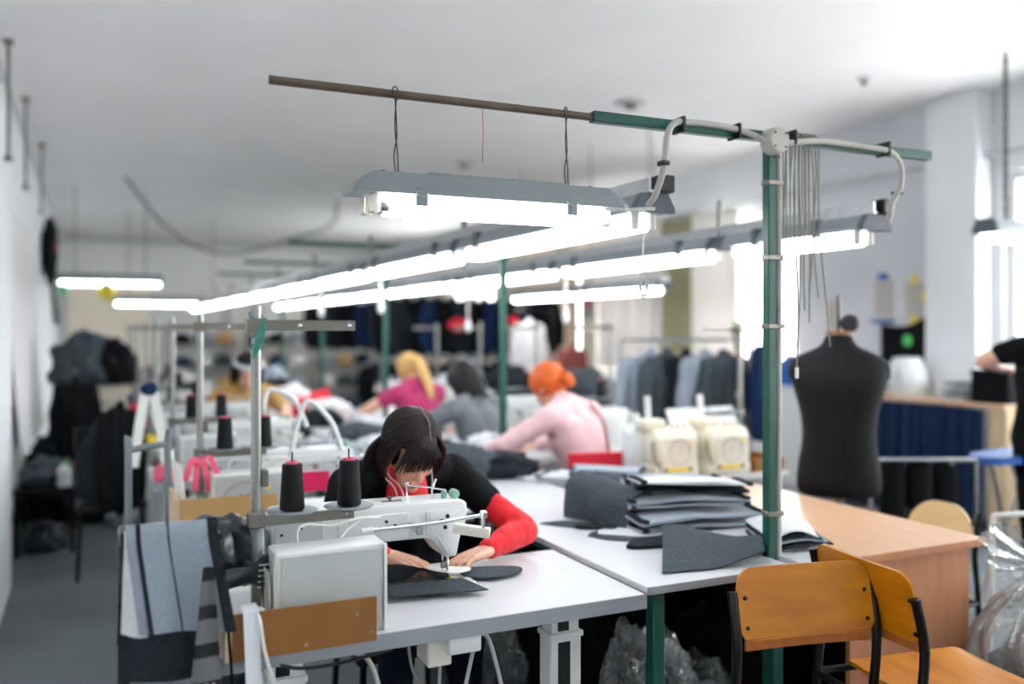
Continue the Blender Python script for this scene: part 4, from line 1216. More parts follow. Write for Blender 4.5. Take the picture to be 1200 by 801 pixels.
def extra_w1(t, hm, K):
    sl = []
    for s in 'LR':
        m0 = K['sh' + s].lerp(K['el' + s], 0.42)
        sl.append([limb(m0, 0.047, K['el' + s], 0.0455), limb(K['el' + s], 0.046, K['el' + s].lerp(K['wr' + s], 0.5), 0.041), limb(K['el' + s].lerp(K['wr' + s], 0.5), 0.041, K['el' + s].lerp(K['wr' + s], 0.94), 0.031)])
    def rum(co, n):
        return co + n * (0.004 * N3(co.x * 16, co.y * 16, co.z * 16) + 0.0026 * N3(co.x * 40, co.y * 30, co.z * 30))
    for x in sl: blob('red_sleeve', x, 0.006, 'red', t, 3, 0.003, None, None, rum)
    hc = hm @ V((0, -0.03, -0.075))
    blob('red_collar', [limb(K['neck'] + V((0, -0.01, -0.03)), 0.066, hc.lerp(K['neck'], 0.45), 0.060), limb(K['neck'] + V((0.0, -0.045, -0.09)), 0.065, K['neck'] + V((0, -0.02, -0.02)), 0.062), limb(K['neck'] + V((0, -0.075, -0.16)), 0.05, K['neck'] + V((0.0, -0.045, -0.09)), 0.06)], 0.006, 'red', t, 3, 0.004, None, None, rum)
    n = K['neck']
    for k, (x0, x1, r) in enumerate(((-0.082, -0.058, 0.0028), (-0.066, -0.036, 0.0028), (0.078, 0.052, 0.0026))):
        a = hm @ V((x0, -0.004, -0.03)); c = n + V((x1, -0.135, -0.10))
        obj('earphone_cord', tb([a, a + V((x1 * 0.05, -0.004, -0.05)), a.lerp(c, 0.6) + V((0, -0.012, 0)), c, c + V((0.012, -0.004, -0.09))], r, 6, 6), 'cable_white', t)
    seat = None
figure('woman in black T-shirt over red sleeves bending over the near sewing machine', J, HM, ('black_cloth', 'dark_jeans'), hair_w1, extra_w1, 0.0042,
       {'L': ((-0.93, -0.36, -0.16), (0.05, -0.1, -1), 0.42), 'R': ((0.62, -0.76, -0.20), (0.1, 0.0, -1), 0.35)}, 0.24, hsize=1.08)

# ---------------------------------------------------------------- the other workers
def seated(x, y, yaw, lean, side, reach=0.0, hip=0.56):
    """joints of somebody seated at a machine; yaw turns left from +y"""
    Rz = Matrix.Rotation(yaw, 3, 'Z')
    def w(a, b, c):
        q = Rz @ V((-a, b, 0))            # a: to the person's left
        return (x + q.x, y + q.y, c)
    cl, sl = math.cos(lean), math.sin(lean)
    def sp(h, off=0.0, f=0.0):
        return w(off + side * h, sl * h + f * cl, hip + cl * h - f * sl)
    d = dict(root=(x, y), pelvis=w(0, 0, hip), waist=sp(0.18), chest=sp(0.36, 0, 0.01), neck=sp(0.535, 0, -0.01),
             shL=sp(0.47, 0.185, -0.01), shR=sp(0.47, -0.185, -0.01))
    fy = sl * 0.47
    d['elL'] = w(0.27 + side * 0.3 + reach, fy + 0.14, 0.88); d['elR'] = w(-0.27 + side * 0.3, fy + 0.14, 0.88)
    d['wrL'] = w(0.15 + side * 0.3 + reach * 1.6, fy + 0.34, 0.82); d['wrR'] = w(-0.14 + side * 0.3, fy + 0.34, 0.82)
    for s, k in (('L', 1), ('R', -1)):
        d['kn' + s] = w(0.13 * k, 0.42, 0.55); d['an' + s] = w(0.14 * k, 0.40, 0.09); d['toe' + s] = w(0.15 * k, 0.55, 0.035)
    F = Rz @ V((0, 1, 0))
    hd = sp(0.66, 0, 0.055)
    tilt = lean * 0.9 + 0.25
    hm = frame(hd, (F.x * math.cos(tilt), F.y * math.cos(tilt), -math.sin(tilt)), (F.x * math.sin(tilt), F.y * math.sin(tilt), math.cos(tilt)))
    h = {'L': ((F.x * 0.95 , F.y * 0.95, -0.15), (0, 0, -1), 0.4), 'R': ((F.x * 0.95, F.y * 0.95, -0.15), (0, 0, -1), 0.4)}
    return d, hm, h

def stool(x, y, label, cushion='black_plastic', z=0.42, back=None, yaw=0.0):
    t = thing('work_chair', label, 'chair', (x, y, 0), yaw)
    obj('seat', bx(-0.2, 0.2, -0.2, 0.2, z - 0.04, z, 0.015, 2), cushion, t)
    for a in (-1, 1):
        for b in (-1, 1):
            obj('leg', tb([(a * 0.17, b * 0.17, z - 0.04), (a * 0.19, b * 0.19, 0)], 0.012, 8), 'black', t)
    if back:
        for a in (-0.16, 0.16): obj('upright', tb([(a, -0.2, z - 0.03), (a, -0.225, 0.74)], 0.012, 8), 'black', t)
        def f(u, v): return ((u - 0.5) * 0.42, -0.225 - 0.02 * math.sin(PI * u), 0.66 + 0.21 * v)
        obj('backrest', sh(f, 10, 6, 0.03), back, t)
    return t
stool(0.985, 3.07, 'black stool under the woman in black and red')

def hair_ponytail(mname, tail=0.22, side=0.0):
    def fn(t, hm):
        h = hair_cap(hm, mname, t, 0.062, -0.05, 1.03, -0.07)
        b = B()
        for i in range(12):
            a = i * 2 * PI / 12
            p = [(0.018 * math.cos(a), -0.115, 0.05 + 0.018 * math.sin(a)), (side * 0.3 + 0.024 * math.cos(a), -0.145, 0.03 + 0.02 * math.sin(a)), (side * 0.6 + 0.03 * math.cos(a), -0.15, -0.06), (side + 0.026 * math.cos(a), -0.14, -0.06 - tail * 0.6), (side + 0.012 * math.cos(a), -0.13, -0.06 - tail)]
            lock(b, hm, p, 0.014, 0.004, 4, 0.8)
        me = bpy.data.meshes.new('ponytail'); b.to_mesh(me); b.free(); me.materials.append(M[mname])
        for q in me.polygons: q.use_smooth = True
        mesh_obj('ponytail', me, h)
    return fn
def hair_bun(mname):
    def fn(t, hm):
        h = hair_cap(hm, mname, t, 0.055, -0.05, 1.06, -0.08)
        b = B()
        for i in range(5):
            a = i * 2 * PI / 5
            tube(b, [hm @ V((-0.01 + (0.02 + 0.012 * math.cos(q)) * math.cos(a + q * 0.3), -0.128 + 0.014 * math.sin(q), -0.035 + (0.024 + 0.012 * math.cos(q)) * math.sin(a + q * 0.3))) for q in [k * 2 * PI / 10 for k in range(10)]], 0.019, 8, 1, closed=True)
        me = bpy.data.meshes.new('hair_bun'); b.to_mesh(me); b.free(); me.materials.append(M[mname])
        for q in me.polygons: q.use_smooth = True
        mesh_obj('hair_bun', me, h)
    return fn
def hair_long(mname):
    def fn(t, hm):
        h = hair_cap(hm, mname, t, 0.06, -0.05, 1.12, -0.10)
        b = B()
        r = random.Random(3)
        for i in range(34):
            a = PI * (1.0 + 1.0 * i / 33) + 0.0
            x, y = 0.088 * math.cos(a), 0.10 * math.sin(a) - 0.015
            p = [(x * 0.9, y * 0.9, 0.09), (x * 1.12, y * 1.12, 0.03), (x * 1.18, y * 1.15, -0.04), (x * 1.15, y * 1.12, -0.10), (x * (1.05 + 0.1 * r.random()), y * 1.1, -0.15 - 0.03 * r.random())]
            lock(b, hm, p, 0.014, 0.006, 4, 0.7)
        me = bpy.data.meshes.new('hair_locks'); b.to_mesh(me); b.free(); me.materials.append(M[mname])
        for q in me.polygons: q.use_smooth = True
        mesh_obj('hair_locks', me, h)
    return fn

d, hm, h = seated(2.47, 4.10, 0.42, 0.44, 0.10, 0.14, 0.60)
def ex2(t, hm, K):
    bn = V((0.36, -0.80, 0.48))
    ax = (K['shL'] - K['shR']).normalized()
    a = K['shR'] + ax * 0.06; b = K['waist'] - ax * 0.02
    pts = [a + V((-0.03, 0.05, 0.055)), a + V((0, 0, 0.085)), a.lerp(b, 0.3) + bn * 0.118, a.lerp(b, 0.65) + bn * 0.128, b + bn * 0.128 + V((0, 0, -0.02)), K['pelvis'] + ax * 0.03 + V((0.06, -0.135, 0.06))]
    obj('bag_strap', tb(pts, 0.0085, 6, 5, flat=0.6), 'maroon', t)
figure('orange haired worker in a pale pink jumper reaching across her table', d, hm, ('pink', 'black_cloth'), hair_bun('hair_orange'), ex2, 0.008, h, 0.98)
stool(2.40, 4.15, 'work chair with red padded back behind the pink jumper', 'red_cloth', 0.45, 'red_cloth', -0.1)

d, hm, h = seated(2.30, 5.10, 0.3, 0.42, 0.04, 0.12)
figure('dark haired worker in a grey jumper seen from behind', d, hm, ('grey_knit', 'black_cloth'), hair_long('hair_black'), None, 0.008, h, 0.98)
stool(2.30, 5.08, 'black stool under the grey jumper worker')

d, hm, h = seated(2.24, 6.28, 0.2, 0.28, 0.02, 0.1)
figure('blonde ponytailed worker in a magenta top seen from behind', d, hm, ('magenta', 'black_cloth'), hair_ponytail('hair_blonde', 0.24, -0.05), None, 0.008, h, 0.16)
stool(2.24, 6.26, 'black stool under the blonde worker')

d, hm, h = seated(1.0, 6.82, PI, 0.26, 0.0)
def ex6(t, hm, K):
    b = B()
    n = 24
    for k in range(1):
        pts = [hm @ V((0.090 * math.cos(a), -0.01 + 0.05 * math.sin(a) * 1.0 + 0.04 * math.sin(a), 0.088 + 0.035 * math.sin(a) * 0.3)) for a in [PI * (-0.05 + 1.1 * i / n) for i in range(n + 1)]]
    tube(b, [hm @ V((0.092 * math.cos(a), -0.012 + 0.098 * math.sin(a), 0.075 + 0.012 * math.sin(a))) for a in [PI * (-0.1 + 1.2 * i / n) for i in range(n + 1)]], 0.018, 8, 1, flat=1.0)
    obj('headband', b, 'pale_cloth', t)
figure('worker in a mustard top and pale headband facing the room entrance', d, hm, ('mustard', 'denim'), hair_long('hair_black'), ex6, 0.008, h, 0.3)
stool(1.0, 6.82, 'black stool under the headband worker')

# the person standing at the dark counter
J = dict(root=(4.58, 3.06), pelvis=(4.58, 3.06, 0.92), waist=(4.58, 3.06, 1.1), chest=(4.58, 3.05, 1.27), neck=(4.59, 3.06, 1.44),
         shL=(4.43, 3.13, 1.395), shR=(4.75, 2.98, 1.40), elL=(4.34, 3.27, 1.325), wrL=(4.55, 3.31, 1.28), elR=(4.93, 3.02, 1.2), wrR=(4.92, 3.24, 1.15),
         knL=(4.52, 3.11, 0.5), knR=(4.66, 3.03, 0.5), anL=(4.51, 3.10, 0.09), anR=(4.66, 3.02, 0.09), toeL=(4.56, 3.23, 0.035), toeR=(4.73, 3.15, 0.035))
hm = frame((4.61, 3.11, 1.62), (0.42, 0.88, -0.2), (0.05, 0.1, 1))
figure('person in a black T-shirt standing with raised bare elbow by the window', J, hm, ('black_cloth', 'black_cloth'), hair_ponytail('hair_black'), None, 0.008,
       {'L': ((0.95, 0.3, -0.1), (0, 0, -1), 0.4), 'R': ((-0.1, 0.95, -0.1), (0, 0, -1), 0.4)}, 0.2)
# ================================================================ cloth on the tables
def single(name, bm, m, label, cat, group=None, loc=None, rot=None, angle=60, kind=None):
    o = obj(name, bm, m, None, loc, rot, True, angle)
    return props(o, label, cat, group, kind)

def quad_cloth(c, z, th=0.004, lift=None, n=14, seed=1, wob=0.003):
    """flat cut piece between four corners c (near-left, near-right, far-right, far-left)"""
    c = [V((*p, 0)) for p in c]
    def f(u, v):
        p = c[0].lerp(c[1], u).lerp(c[3].lerp(c[2], u), v)
        h = z + wob * (0.5 + N3(p.x * 14, p.y * 14, 0, 1, seed)) + (lift(u, v) if lift else 0)
        return (p.x, p.y, h)
    return sh(f, n, n, th)

def outline_cloth(pts, z, th=0.004, sub=6):
    P = spline([V((*p, z)) for p in pts] + [V((*pts[0], z))], sub)[:-1]
    bm = B(); prism(bm, [(p.x, p.y) for p in P], z, z + th, 'xy')
    return bm

TZ = 0.7605
single('felt_piece', quad_cloth([(0.705, 2.318), (0.99, 2.262), (0.965, 2.40), (0.725, 2.42)], 0.7765, 0.004, None, 14, 2, 0.002), 'felt', 'dark grey felt panel lying flat in front of the needle', 'cloth piece')
def ridge(u, v):
    return 0.028 * math.exp(-((u - 0.62 + 0.3 * v) / 0.16) ** 2) * (1 - 0.5 * v)
single('felt_piece', quad_cloth([(0.72, 2.425), (0.925, 2.395), (0.955, 2.50), (0.74, 2.60)], 0.786, 0.004, ridge, 18, 5, 0.003), 'felt_dark', 'charcoal felt piece creased under the sewing woman\'s fingers', 'cloth piece')
single('felt_piece', outline_cloth([(0.985, 2.43), (1.05, 2.385), (1.13, 2.395), (1.175, 2.43), (1.16, 2.47), (1.08, 2.50), (1.0, 2.51)], 0.770, 0.005), 'felt', 'grey rounded pocket flap lying beside the sewing woman\'s wrist', 'cloth piece')
single('lining_strip', outline_cloth([(0.875, 2.60), (0.90, 2.60), (0.915, 2.51), (0.97, 2.48), (1.01, 2.455), (1.0, 2.425), (0.95, 2.415), (0.915, 2.44), (0.89, 2.49)], 0.789, 0.003), 'paper', 'white curved lining strip under the needle', 'cloth piece')

# pile on the first cutting table
CT = 0.7755
def lifted(u, v):
    return 0.055 * max(0, u - 0.45) ** 1.5 * (1.2 - v) * 1.6 + 0.035 * v * (1 - u * 0.3) + 0.012 * math.sin(u * 5 + 1) * v
single('felt_piece', quad_cloth([(1.518, 2.191), (1.86, 2.14), (2.03, 2.36), (1.775, 2.56)], CT + 0.003, 0.004, lifted, 20, 9, 0.004), 'felt', 'large grey felt panel with a lifted corner at the front of the cloth pile', 'cloth piece', 'cut cloth on the first cutting table')
for k in range(4):
    dz = 0.004 + 0.012 * k
    def lf(u, v, k=k): return dz + 0.012 * math.sin(PI * u) * (1 + 0.4 * k) + (0.012 - 0.006 * k) * u
    single('cloth_piece', quad_cloth([(1.955 + 0.01 * k, 2.245), (2.20 - 0.012 * k, 2.20 + 0.01 * k), (2.31, 2.44), (2.10, 2.52)], CT, 0.005, lf, 12, 20 + k, 0.002), ('pale_cloth' if k == 3 else ('felt_dark', 'light_cloth', 'felt_dark')[k]),
           '%s cut panel in the small stack by the sideways chair, %s' % (('charcoal', 'light grey', 'charcoal', 'pale')[k], ('lowest', 'second up', 'third up', 'on top')[k]), 'cloth piece', 'cut cloth on the first cutting table')
def bundle(label, m, loc, rot, w, l, n, t, seed, sag=0.0, th=0.006):
    o = single('folded_cloth', fold_bundle(w, l, n, t, seed, th, sag), m, label, 'folded cloth', 'cut cloth on the first cutting table', loc, (rot[0], rot[1], rot[2]))
    if m in ('light_cloth', 'pale_cloth') and n > 1:
        for e, q in (('edging', -0.5 * l + 0.012), ('edging', 0.5 * l - 0.012)):
            obj(e, fold_bundle(w * 1.03, 0.022, n, t, seed, th + 0.003, 0.0), 'felt_dark', o, (0.008 * N3(q * 6, 0, 0, 1, seed), q, -0.001))
    return o
bundle('light grey folded bundle at the bottom of the pile, nearest the green post', 'light_cloth', (2.0, 2.69, CT), (0, 0, 1.47), 0.20, 0.52, 2, 0.034, 3, 0.01, 0.010)
bundle('light grey folded bundle with dark edge resting on the lower one', 'light_cloth', (1.99, 2.74, CT + 0.074), (0, 0, 1.30), 0.17, 0.46, 2, 0.020, 7, 0.02, 0.007)
bundle('charcoal folded bundle sandwiched near the top of the pile', 'felt_dark', (2.05, 2.78, CT + 0.118), (0.03, 0, 1.12), 0.14, 0.42, 2, 0.014, 11, 0.02, 0.006)
bundle('pale folded panel crowning the pile beside the green post', 'pale_cloth', (2.02, 2.73, CT + 0.150), (0.05, 0.02, 1.34), 0.12, 0.44, 2, 0.010, 13, 0.02, 0.005)
bundle('charcoal folded cloth behind the crowned pile', 'felt_dark', (2.12, 3.0, CT), (0, 0, 1.0), 0.26, 0.42, 4, 0.022, 17, 0.02, 0.008)
bundle('grey folded cloth on the charcoal one at the rear of the pile', 'light_cloth', (2.14, 3.02, CT + 0.094), (0, 0, 1.1), 0.18, 0.40, 2, 0.016, 19, 0.02, 0.006)
def arch(u, v):
    a = PI * (1.02 - 0.98 * u)
    return (0.10 * math.cos(a) * (1 + 0.15 * v) + 0.015 * N3(u * 5, v * 4), (v - 0.5) * 0.30 + 0.02 * math.sin(u * 3), 0.004 + 0.155 * max(0.0, math.sin(a)) ** 0.8 * (0.75 + 0.3 * v))
single('felt_piece', sh(arch, 22, 12, 0.006), 'felt', 'grey felt panel arched over like a tunnel beside the pile', 'cloth piece', 'cut cloth on the first cutting table', (1.79, 2.90, CT), (0, 0, 0.35))
def arch2(u, v):
    p = arch(u, v); return (p[0] * 0.72, p[1] * 0.9 + 0.03, p[2] * 0.74)
single('felt_piece', sh(arch2, 22, 12, 0.006), 'felt_dark', 'dark felt panel nested inside the arched grey one', 'cloth piece', 'cut cloth on the first cutting table', (1.80, 2.91, CT), (0, 0, 0.35))
b = heap(0.06, 0.12, 0.08, 31, 4); single('dark_scrap', b, 'black_cloth', 'black scrap stuffed under the arched felt panels', 'cloth piece', 'cut cloth on the first cutting table', (1.80, 2.9, CT), (0, 0, 0.3))
single('felt_piece', outline_cloth([(1.50, 2.95), (1.56, 2.86), (1.66, 2.79), (1.70, 2.80), (1.69, 2.86), (1.60, 2.95)], CT, 0.004), 'felt', 'narrow grey strip lying near the seam of the tables', 'cloth piece', 'cut cloth on the first cutting table')
single('felt_piece', outline_cloth([(1.575, 2.82), (1.68, 2.74), (1.71, 2.77), (1.62, 2.85)], CT + 0.0045, 0.008), 'felt_dark', 'little charcoal strip on the narrow grey strip', 'cloth piece', 'cut cloth on the first cutting table')
single('felt_piece', outline_cloth([(1.56, 2.70), (1.60, 2.62), (1.70, 2.555), (1.80, 2.56), (1.86, 2.62), (1.80, 2.70), (1.68, 2.74), (1.60, 2.74)], CT, 0.004), 'felt', 'grey curved pocket piece with pale lining uppermost', 'cloth piece', 'cut cloth on the first cutting table')
single('lining_strip', outline_cloth([(1.60, 2.70), (1.70, 2.61), (1.80, 2.60), (1.82, 2.66), (1.72, 2.74), (1.64, 2.75)], CT + 0.0043, 0.003), 'pale_cloth', 'pale lining lying on the curved pocket piece', 'cloth piece', 'cut cloth on the first cutting table')
single('felt_piece', outline_cloth([(1.59, 2.50), (1.62, 2.47), (1.75, 2.45), (1.79, 2.49), (1.77, 2.56), (1.66, 2.56)], CT, 0.012), 'felt_dark', 'charcoal folded strip between pocket piece and large felt panel', 'cloth piece', 'cut cloth on the first cutting table')
for k, (x, y, m, s, r, w, l, n) in enumerate(((2.12, 3.62, 'pale_cloth', 41, 0.6, 0.22, 0.5, 2), (2.16, 3.55, 'light_cloth', 43, 0.9, 0.2, 0.34, 2), (1.98, 3.8, 'pale_cloth', 47, 0.5, 0.2, 0.4, 1))):
    bundle('%s cloth laid flat behind the main pile, %s' % (('pale', 'light grey', 'white')[k], ('by the overlock machines', 'overlapping the pale one', 'near the pink jumper')[k]), m, (x, y, CT + (0.045 if k == 1 else 0)), (0, 0, r), w, l, n, 0.02, s, 0.0, 0.008)

# heaps further down the cutting tables
HE = [(1.62, 4.06, 0.20, 0.17, 0.11, 'felt', 'grey crumpled heap right behind the black T-shirt shoulder'), (1.84, 4.0, 0.15, 0.13, 0.085, 'felt_dark', 'charcoal crumpled heap by the second green post'),
      (1.60, 4.45, 0.18, 0.16, 0.10, 'felt_dark', 'charcoal heap behind the grey crumpled one'), (1.80, 4.62, 0.14, 0.16, 0.07, 'pale_cloth', 'pale heap past the second green post'),
      (1.55, 5.1, 0.15, 0.25, 0.06, 'pale_cloth', 'pale flat heap halfway down the cutting tables'), (1.78, 5.35, 0.14, 0.2, 0.09, 'light_cloth', 'light grey heap beside the grey jumper worker'),
      (1.6, 5.8, 0.17, 0.2, 0.07, 'felt', 'grey flat heap before the third green post'), (1.75, 6.1, 0.14, 0.2, 0.08, 'pale_cloth', 'pale heap before the third green post'),
      (1.55, 6.7, 0.15, 0.2, 0.09, 'felt_dark', 'charcoal heap beside the third green post'), (1.72, 7.1, 0.16, 0.2, 0.12, 'white_shirt', 'white heap past the blonde worker'),
      (1.60, 7.45, 0.12, 0.12, 0.10, 'red_cloth', 'red bundle on the white heap side of the cutting table'), (1.78, 7.75, 0.12, 0.16, 0.13, 'red_cloth', 'second red bundle further along the cutting table'),
      (1.62, 8.15, 0.16, 0.2, 0.16, 'white_shirt', 'white heap near the fourth green post'), (1.65, 8.9, 0.18, 0.25, 0.18, 'black_cloth', 'black heap past the fourth green post'), (1.7, 9.6, 0.18, 0.25, 0.22, 'light_cloth', 'grey heap at the end of the cutting tables')]
for k, (x, y, a, b_, c, m, l) in enumerate(HE):
    single('cloth_heap', heap(a, b_, c, 51 + k, 4, 0.3, 2.6), m, l, 'cloth heap', 'cloth heaps down the cutting tables', (x, y, CT))
for k in range(1, 7):
    m = ['pale_cloth', 'light_cloth', 'felt_dark', 'white_shirt', 'felt', 'pale_cloth'][k - 1]
    single('cloth_heap', heap(0.13, 0.14, 0.07 + 0.01 * (k % 3), 80 + k, 4, 0.3, 2.6), m, 'cloth heap beside the %s machine of the white wall row' % nth[k], 'cloth heap', 'cloth heaps in the white wall row', (1.2, 2.38 + 1.25 * k, TZ))
for k in range(4):
    m = ['pale_cloth', 'felt', 'white_shirt', 'felt_dark'][k]
    single('cloth_heap', heap(0.12, 0.13, 0.08, 90 + k, 4, 0.3, 2.6), m, 'cloth heap beside the %s machine in front of the seated backs' % ['first', 'second', 'third', 'fourth'][k], 'cloth heap', 'cloth heaps nearer the windows', (2.14, 4.90 + 1.09 * k, TZ))
single('felt_sheet', bx(0.72, 1.0, 3.30, 3.308, 0.90, 0.975), 'hot_pink', 'hot pink felt rectangle standing on the second table behind the cones', 'cloth piece')
bpy.data.objects["felt_sheet"].location = (-0.18, 0.10, -0.02)

# ================================================================ small things around the near table
t = thing('clothes_stand', 'black tube stand draped with grey pieces beside the nearest table', 'stand', (0.06, 2.07, 0))
obj('upright', tb([(0, 0, 0.02), (0, 0, 1.03)], 0.011, 10), 'black', t)
obj('upright', tb([(0, 0.18, 0.02), (0, 0.18, 1.03)], 0.011, 10), 'black', t)
obj('top_bar', tb([(0, 0, 1.03), (0, 0.05, 1.045), (0, 0.13, 1.045), (0, 0.18, 1.03)], 0.011, 10, 4), 'black', t)
obj('cross_bar', tb([(0, 0.01, 1.035), (0.2, 0.01, 1.037)], 0.009, 8), 'black', t)
obj('cross_bar', tb([(0, 0.17, 1.035), (0.265, 0.17, 1.037)], 0.009, 8), 'black', t)
obj('upright', tb([(0.192, 0.09, 0.02), (0.192, 0.09, 0.7), (0.192, 0.09, 1.03)], 0.009, 8), 'black', t)
obj('side_bar', tb([(0.192, 0.01, 1.034), (0.192, 0.17, 1.034)], 0.009, 8), 'black', t)
obj('foot', tb([(0, -0.06, 0.012), (0, 0.26, 0.012)], 0.012, 8), 'black', t)
obj('foot', tb([(0.192, -0.06, 0.012), (0.192, 0.24, 0.012)], 0.012, 8), 'black', t)

def drape(x0, x1, y, ztop, front, back, gap, skew=0.0, seed=0, th=0.006, fray=0.02, ua=0.0, ub=1.0):
    """cloth hung over a bar that runs along x"""
    tot = front + back + PI * gap
    def f(u, v):
        u = ua + (ub - ua) * u
        s = v * tot
        x = x0 + (x1 - x0) * u
        if s < front:
            z = ztop - (front - s); yy = y - gap; k = (front - s) / front
        elif s < front + PI * gap:
            a = (s - front) / gap; z = ztop + gap * math.sin(a); yy = y - gap * math.cos(a); k = 0
        else:
            z = ztop - (s - front - PI * gap); yy = y + gap; k = (s - front - PI * gap) / back
        w = 0.010 * k * math.sin(7 * u + seed) + 0.006 * N3(u * 3, v * 5, 0, 1, seed)
        return (x + skew * k * (1 if s < front else 0.3) + 0.012 * k * (u - 0.5), yy - w - (0.008 * k if s < front else -0.008 * k), z - fray * (u - 0.5) * k)
    return sh(f, 12, 30, th)
g = 'grey pieces on the black stand'
d = single('draped_cloth', drape(0.062, 0.248, 2.08, 1.045, 0.20, 0.16, 0.030, 0.03, 1), 'light_cloth', 'light blue grey piece with dark piping draped outermost on the stand', 'draped cloth', g)
for (a, b_) in ((0.10, 0.15), (0.44, 0.455), (0.88, 1.0)):
    obj('piping', drape(0.062, 0.248, 2.08, 1.0455, 0.201, 0.14, 0.0335, 0.03, 1, 0.002, 0.02, a, b_), 'felt_dark', d)
single('draped_cloth', drape(0.052, 0.245, 2.08, 1.043, 0.30, 0.24, 0.018, 0.0, 5), 'felt_dark', 'charcoal piece hanging lowest under the light grey one', 'draped cloth', g)
single('draped_cloth', drape(0.058, 0.12, 2.08, 1.041, 0.195, 0.2, 0.0245, 0.0, 5, 0.003), 'pale_cloth', 'pale lining strip showing at the edge of the draped pieces', 'draped cloth', g)
def nylon(u, v):
    a = PI * (v * 1.25 - 0.12)
    x = 0.20 + 0.145 * u
    k = 0.5 + 0.5 * math.sin(PI * u)
    r = 0.058 * (0.72 + 0.42 * k)
    n = 0.010 * N3(u * 4, v * 6, 0, 1, 3) + 0.005 * math.sin(14 * u + 7 * v)
    return (x + 0.012 * N3(v * 6, u * 4), 2.255 - (r + n) * math.cos(a), 0.985 + (r * 0.95 + n) * math.sin(a) - 0.11 * max(0, v - 0.72) - 0.25 * max(0, 0.16 - v))
single('nylon_jacket', sh(nylon, 30, 30, 0.008), 'shiny_black', 'shiny black nylon jacket bunched over the bar behind the grey drape', 'jacket')

# striped scarf, white tape, knotted scarf
t = thing('striped_scarf', 'black and grey striped scarf hanging off the corner of the hardboard tray', 'scarf', (0.213, 2.035, 0.0))
zz = 0.985
for k in range(10):
    h = (0.030, 0.052)[k % 2]
    def f(u, v, z0=zz, h=h):
        z = z0 - h * v
        q = (0.985 - z)
        return (0.012 + (u - 0.5) * (0.022 + 0.042 * min(1, q / 0.25)) - 0.02 * q, 0.003 * math.sin(u * 6 + z * 12) - 0.012, z)
    obj(('black_band', 'grey_band')[k % 2], sh(f, 8, 4, 0.0035), ('stripe_black', 'stripe_grey')[k % 2], t)
    zz -= h
text_mesh('lettering', '101', 0.03, 'paper', t, (0.006, -0.0205, 0.724), (PI / 2, 0, 0))
def kn(r, z, k, w):
    return [(r * math.cos(a) * (1 + 0.1 * math.sin(3 * a + k)), r * math.sin(a), z + w * math.sin(a * 2 + k)) for a in [q * 2 * PI / 12 for q in range(12)]]
t = thing('knotted_scarf', 'black plastic strip with white print knotted round the stand pole', 'scarf', (0.353, 2.20, 0.90))
b = B()
for k in range(3): tube(b, kn(0.026, 0.02 * k, k, 0.008), 0.013, 8, 1, closed=True, flat=1.0)
obj('wrap', b, 'shiny_black', t)
def tail(p0, p1, w0, w1, sag, ph):
    p0, p1 = V(p0), V(p1)
    def f(u, v):
        p = p0.lerp(p1, v)
        w = w0 + (w1 - w0) * v
        return (p.x + 0.006 * math.sin(4 * v + ph), p.y - 0.010 * math.sin(PI * u + ph) - 0.02 * v, p.z + (u - 0.5) * w - sag * math.sin(PI * v))
    return sh(f, 8, 14, 0.0025)
obj('tail', tail((-0.01, -0.035, 0.02), (-0.145, -0.07, 0.005), 0.035, 0.055, -0.01, 0), 'shiny_black', t)
obj('tail', tail((0.0, -0.035, 0.02), (0.012, -0.06, -0.055), 0.05, 0.03, 0.0, 1.2), 'shiny_black', t)
obj('printed_tip', tail((-0.140, -0.090, 0.010), (-0.175, -0.095, 0.0), 0.05, 0.03, 0.0, 0.6), 'paper', t)
w = B()
for k in range(5): box(w, -0.004 + 0.001 * k, 0.024, -0.0405, -0.0395, -0.012 + 0.013 * k, -0.009 + 0.013 * k)
obj('white_print', w, 'paper', t)
def tape(u, v):
    q = v * 0.42
    if q < 0.05: return (0.300 + 0.034 * u, 2.10 - q, 0.872 + 0.004 * math.sin(q * 60))
    return (0.300 + 0.034 * u + 0.03 * (q - 0.05), 2.046 - 0.01 * math.sin((q - 0.05) * 9), 0.872 - (q - 0.05))
single('cotton_tape', sh(tape, 3, 24, 0.002), 'ribbon_white', 'white cotton tape hanging over the front of the hardboard tray', 'tape')
single('black_string', tb([(0.268, 2.05, 0.868), (0.268, 2.03, 0.82), (0.274, 2.03, 0.7), (0.262, 2.03, 0.5)], 0.004, 6, 4), 'black_cloth', 'black string hanging beside the tray end board', 'string')
single('tray_cable', tb([(0.325, 2.06, 0.872), (0.335, 2.04, 0.85), (0.345, 2.03, 0.78), (0.37, 2.03, 0.70), (0.42, 2.03, 0.62)], 0.004, 6, 5), 'cable_white', 'thin white cord trailing from the tray past the tape', 'cord')
t = thing('paper_slip', 'white paper slips standing behind the tray next to the cover box', 'paper', (0.377, 2.15, 0.766))
for k in range(2):
    def f(u, v, k=k): return (0.0 - 0.012 * k + 0.004 * math.sin(v * 3), -0.045 + 0.07 * u + 0.008 * math.sin(v * 4 + k), 0.002 + 0.20 * v - 0.03 * k)
    obj('slip', sh(f, 6, 10, 0.0008), 'paper', t)
t = thing('bobbin', 'white bobbin of thread lying in the hardboard tray', 'bobbin', (0.335, 2.10, 0.7665))
obj('winding', lt([(0, 0), (0.024, 0), (0.026, 0.004), (0.018, 0.02), (0.016, 0.075), (0.022, 0.09), (0.0, 0.092)], (0, 0, 0), 20), 'white_paint', t)
obj('core', lt([(0.008, 0.092), (0.008, 0.1), (0, 0.1)], (0, 0, 0), 14), 'chrome', t)
t = thing('bobbin', 'chrome bobbin case lying in the tray beside the white bobbin', 'bobbin', (0.365, 2.075, 0.7665))
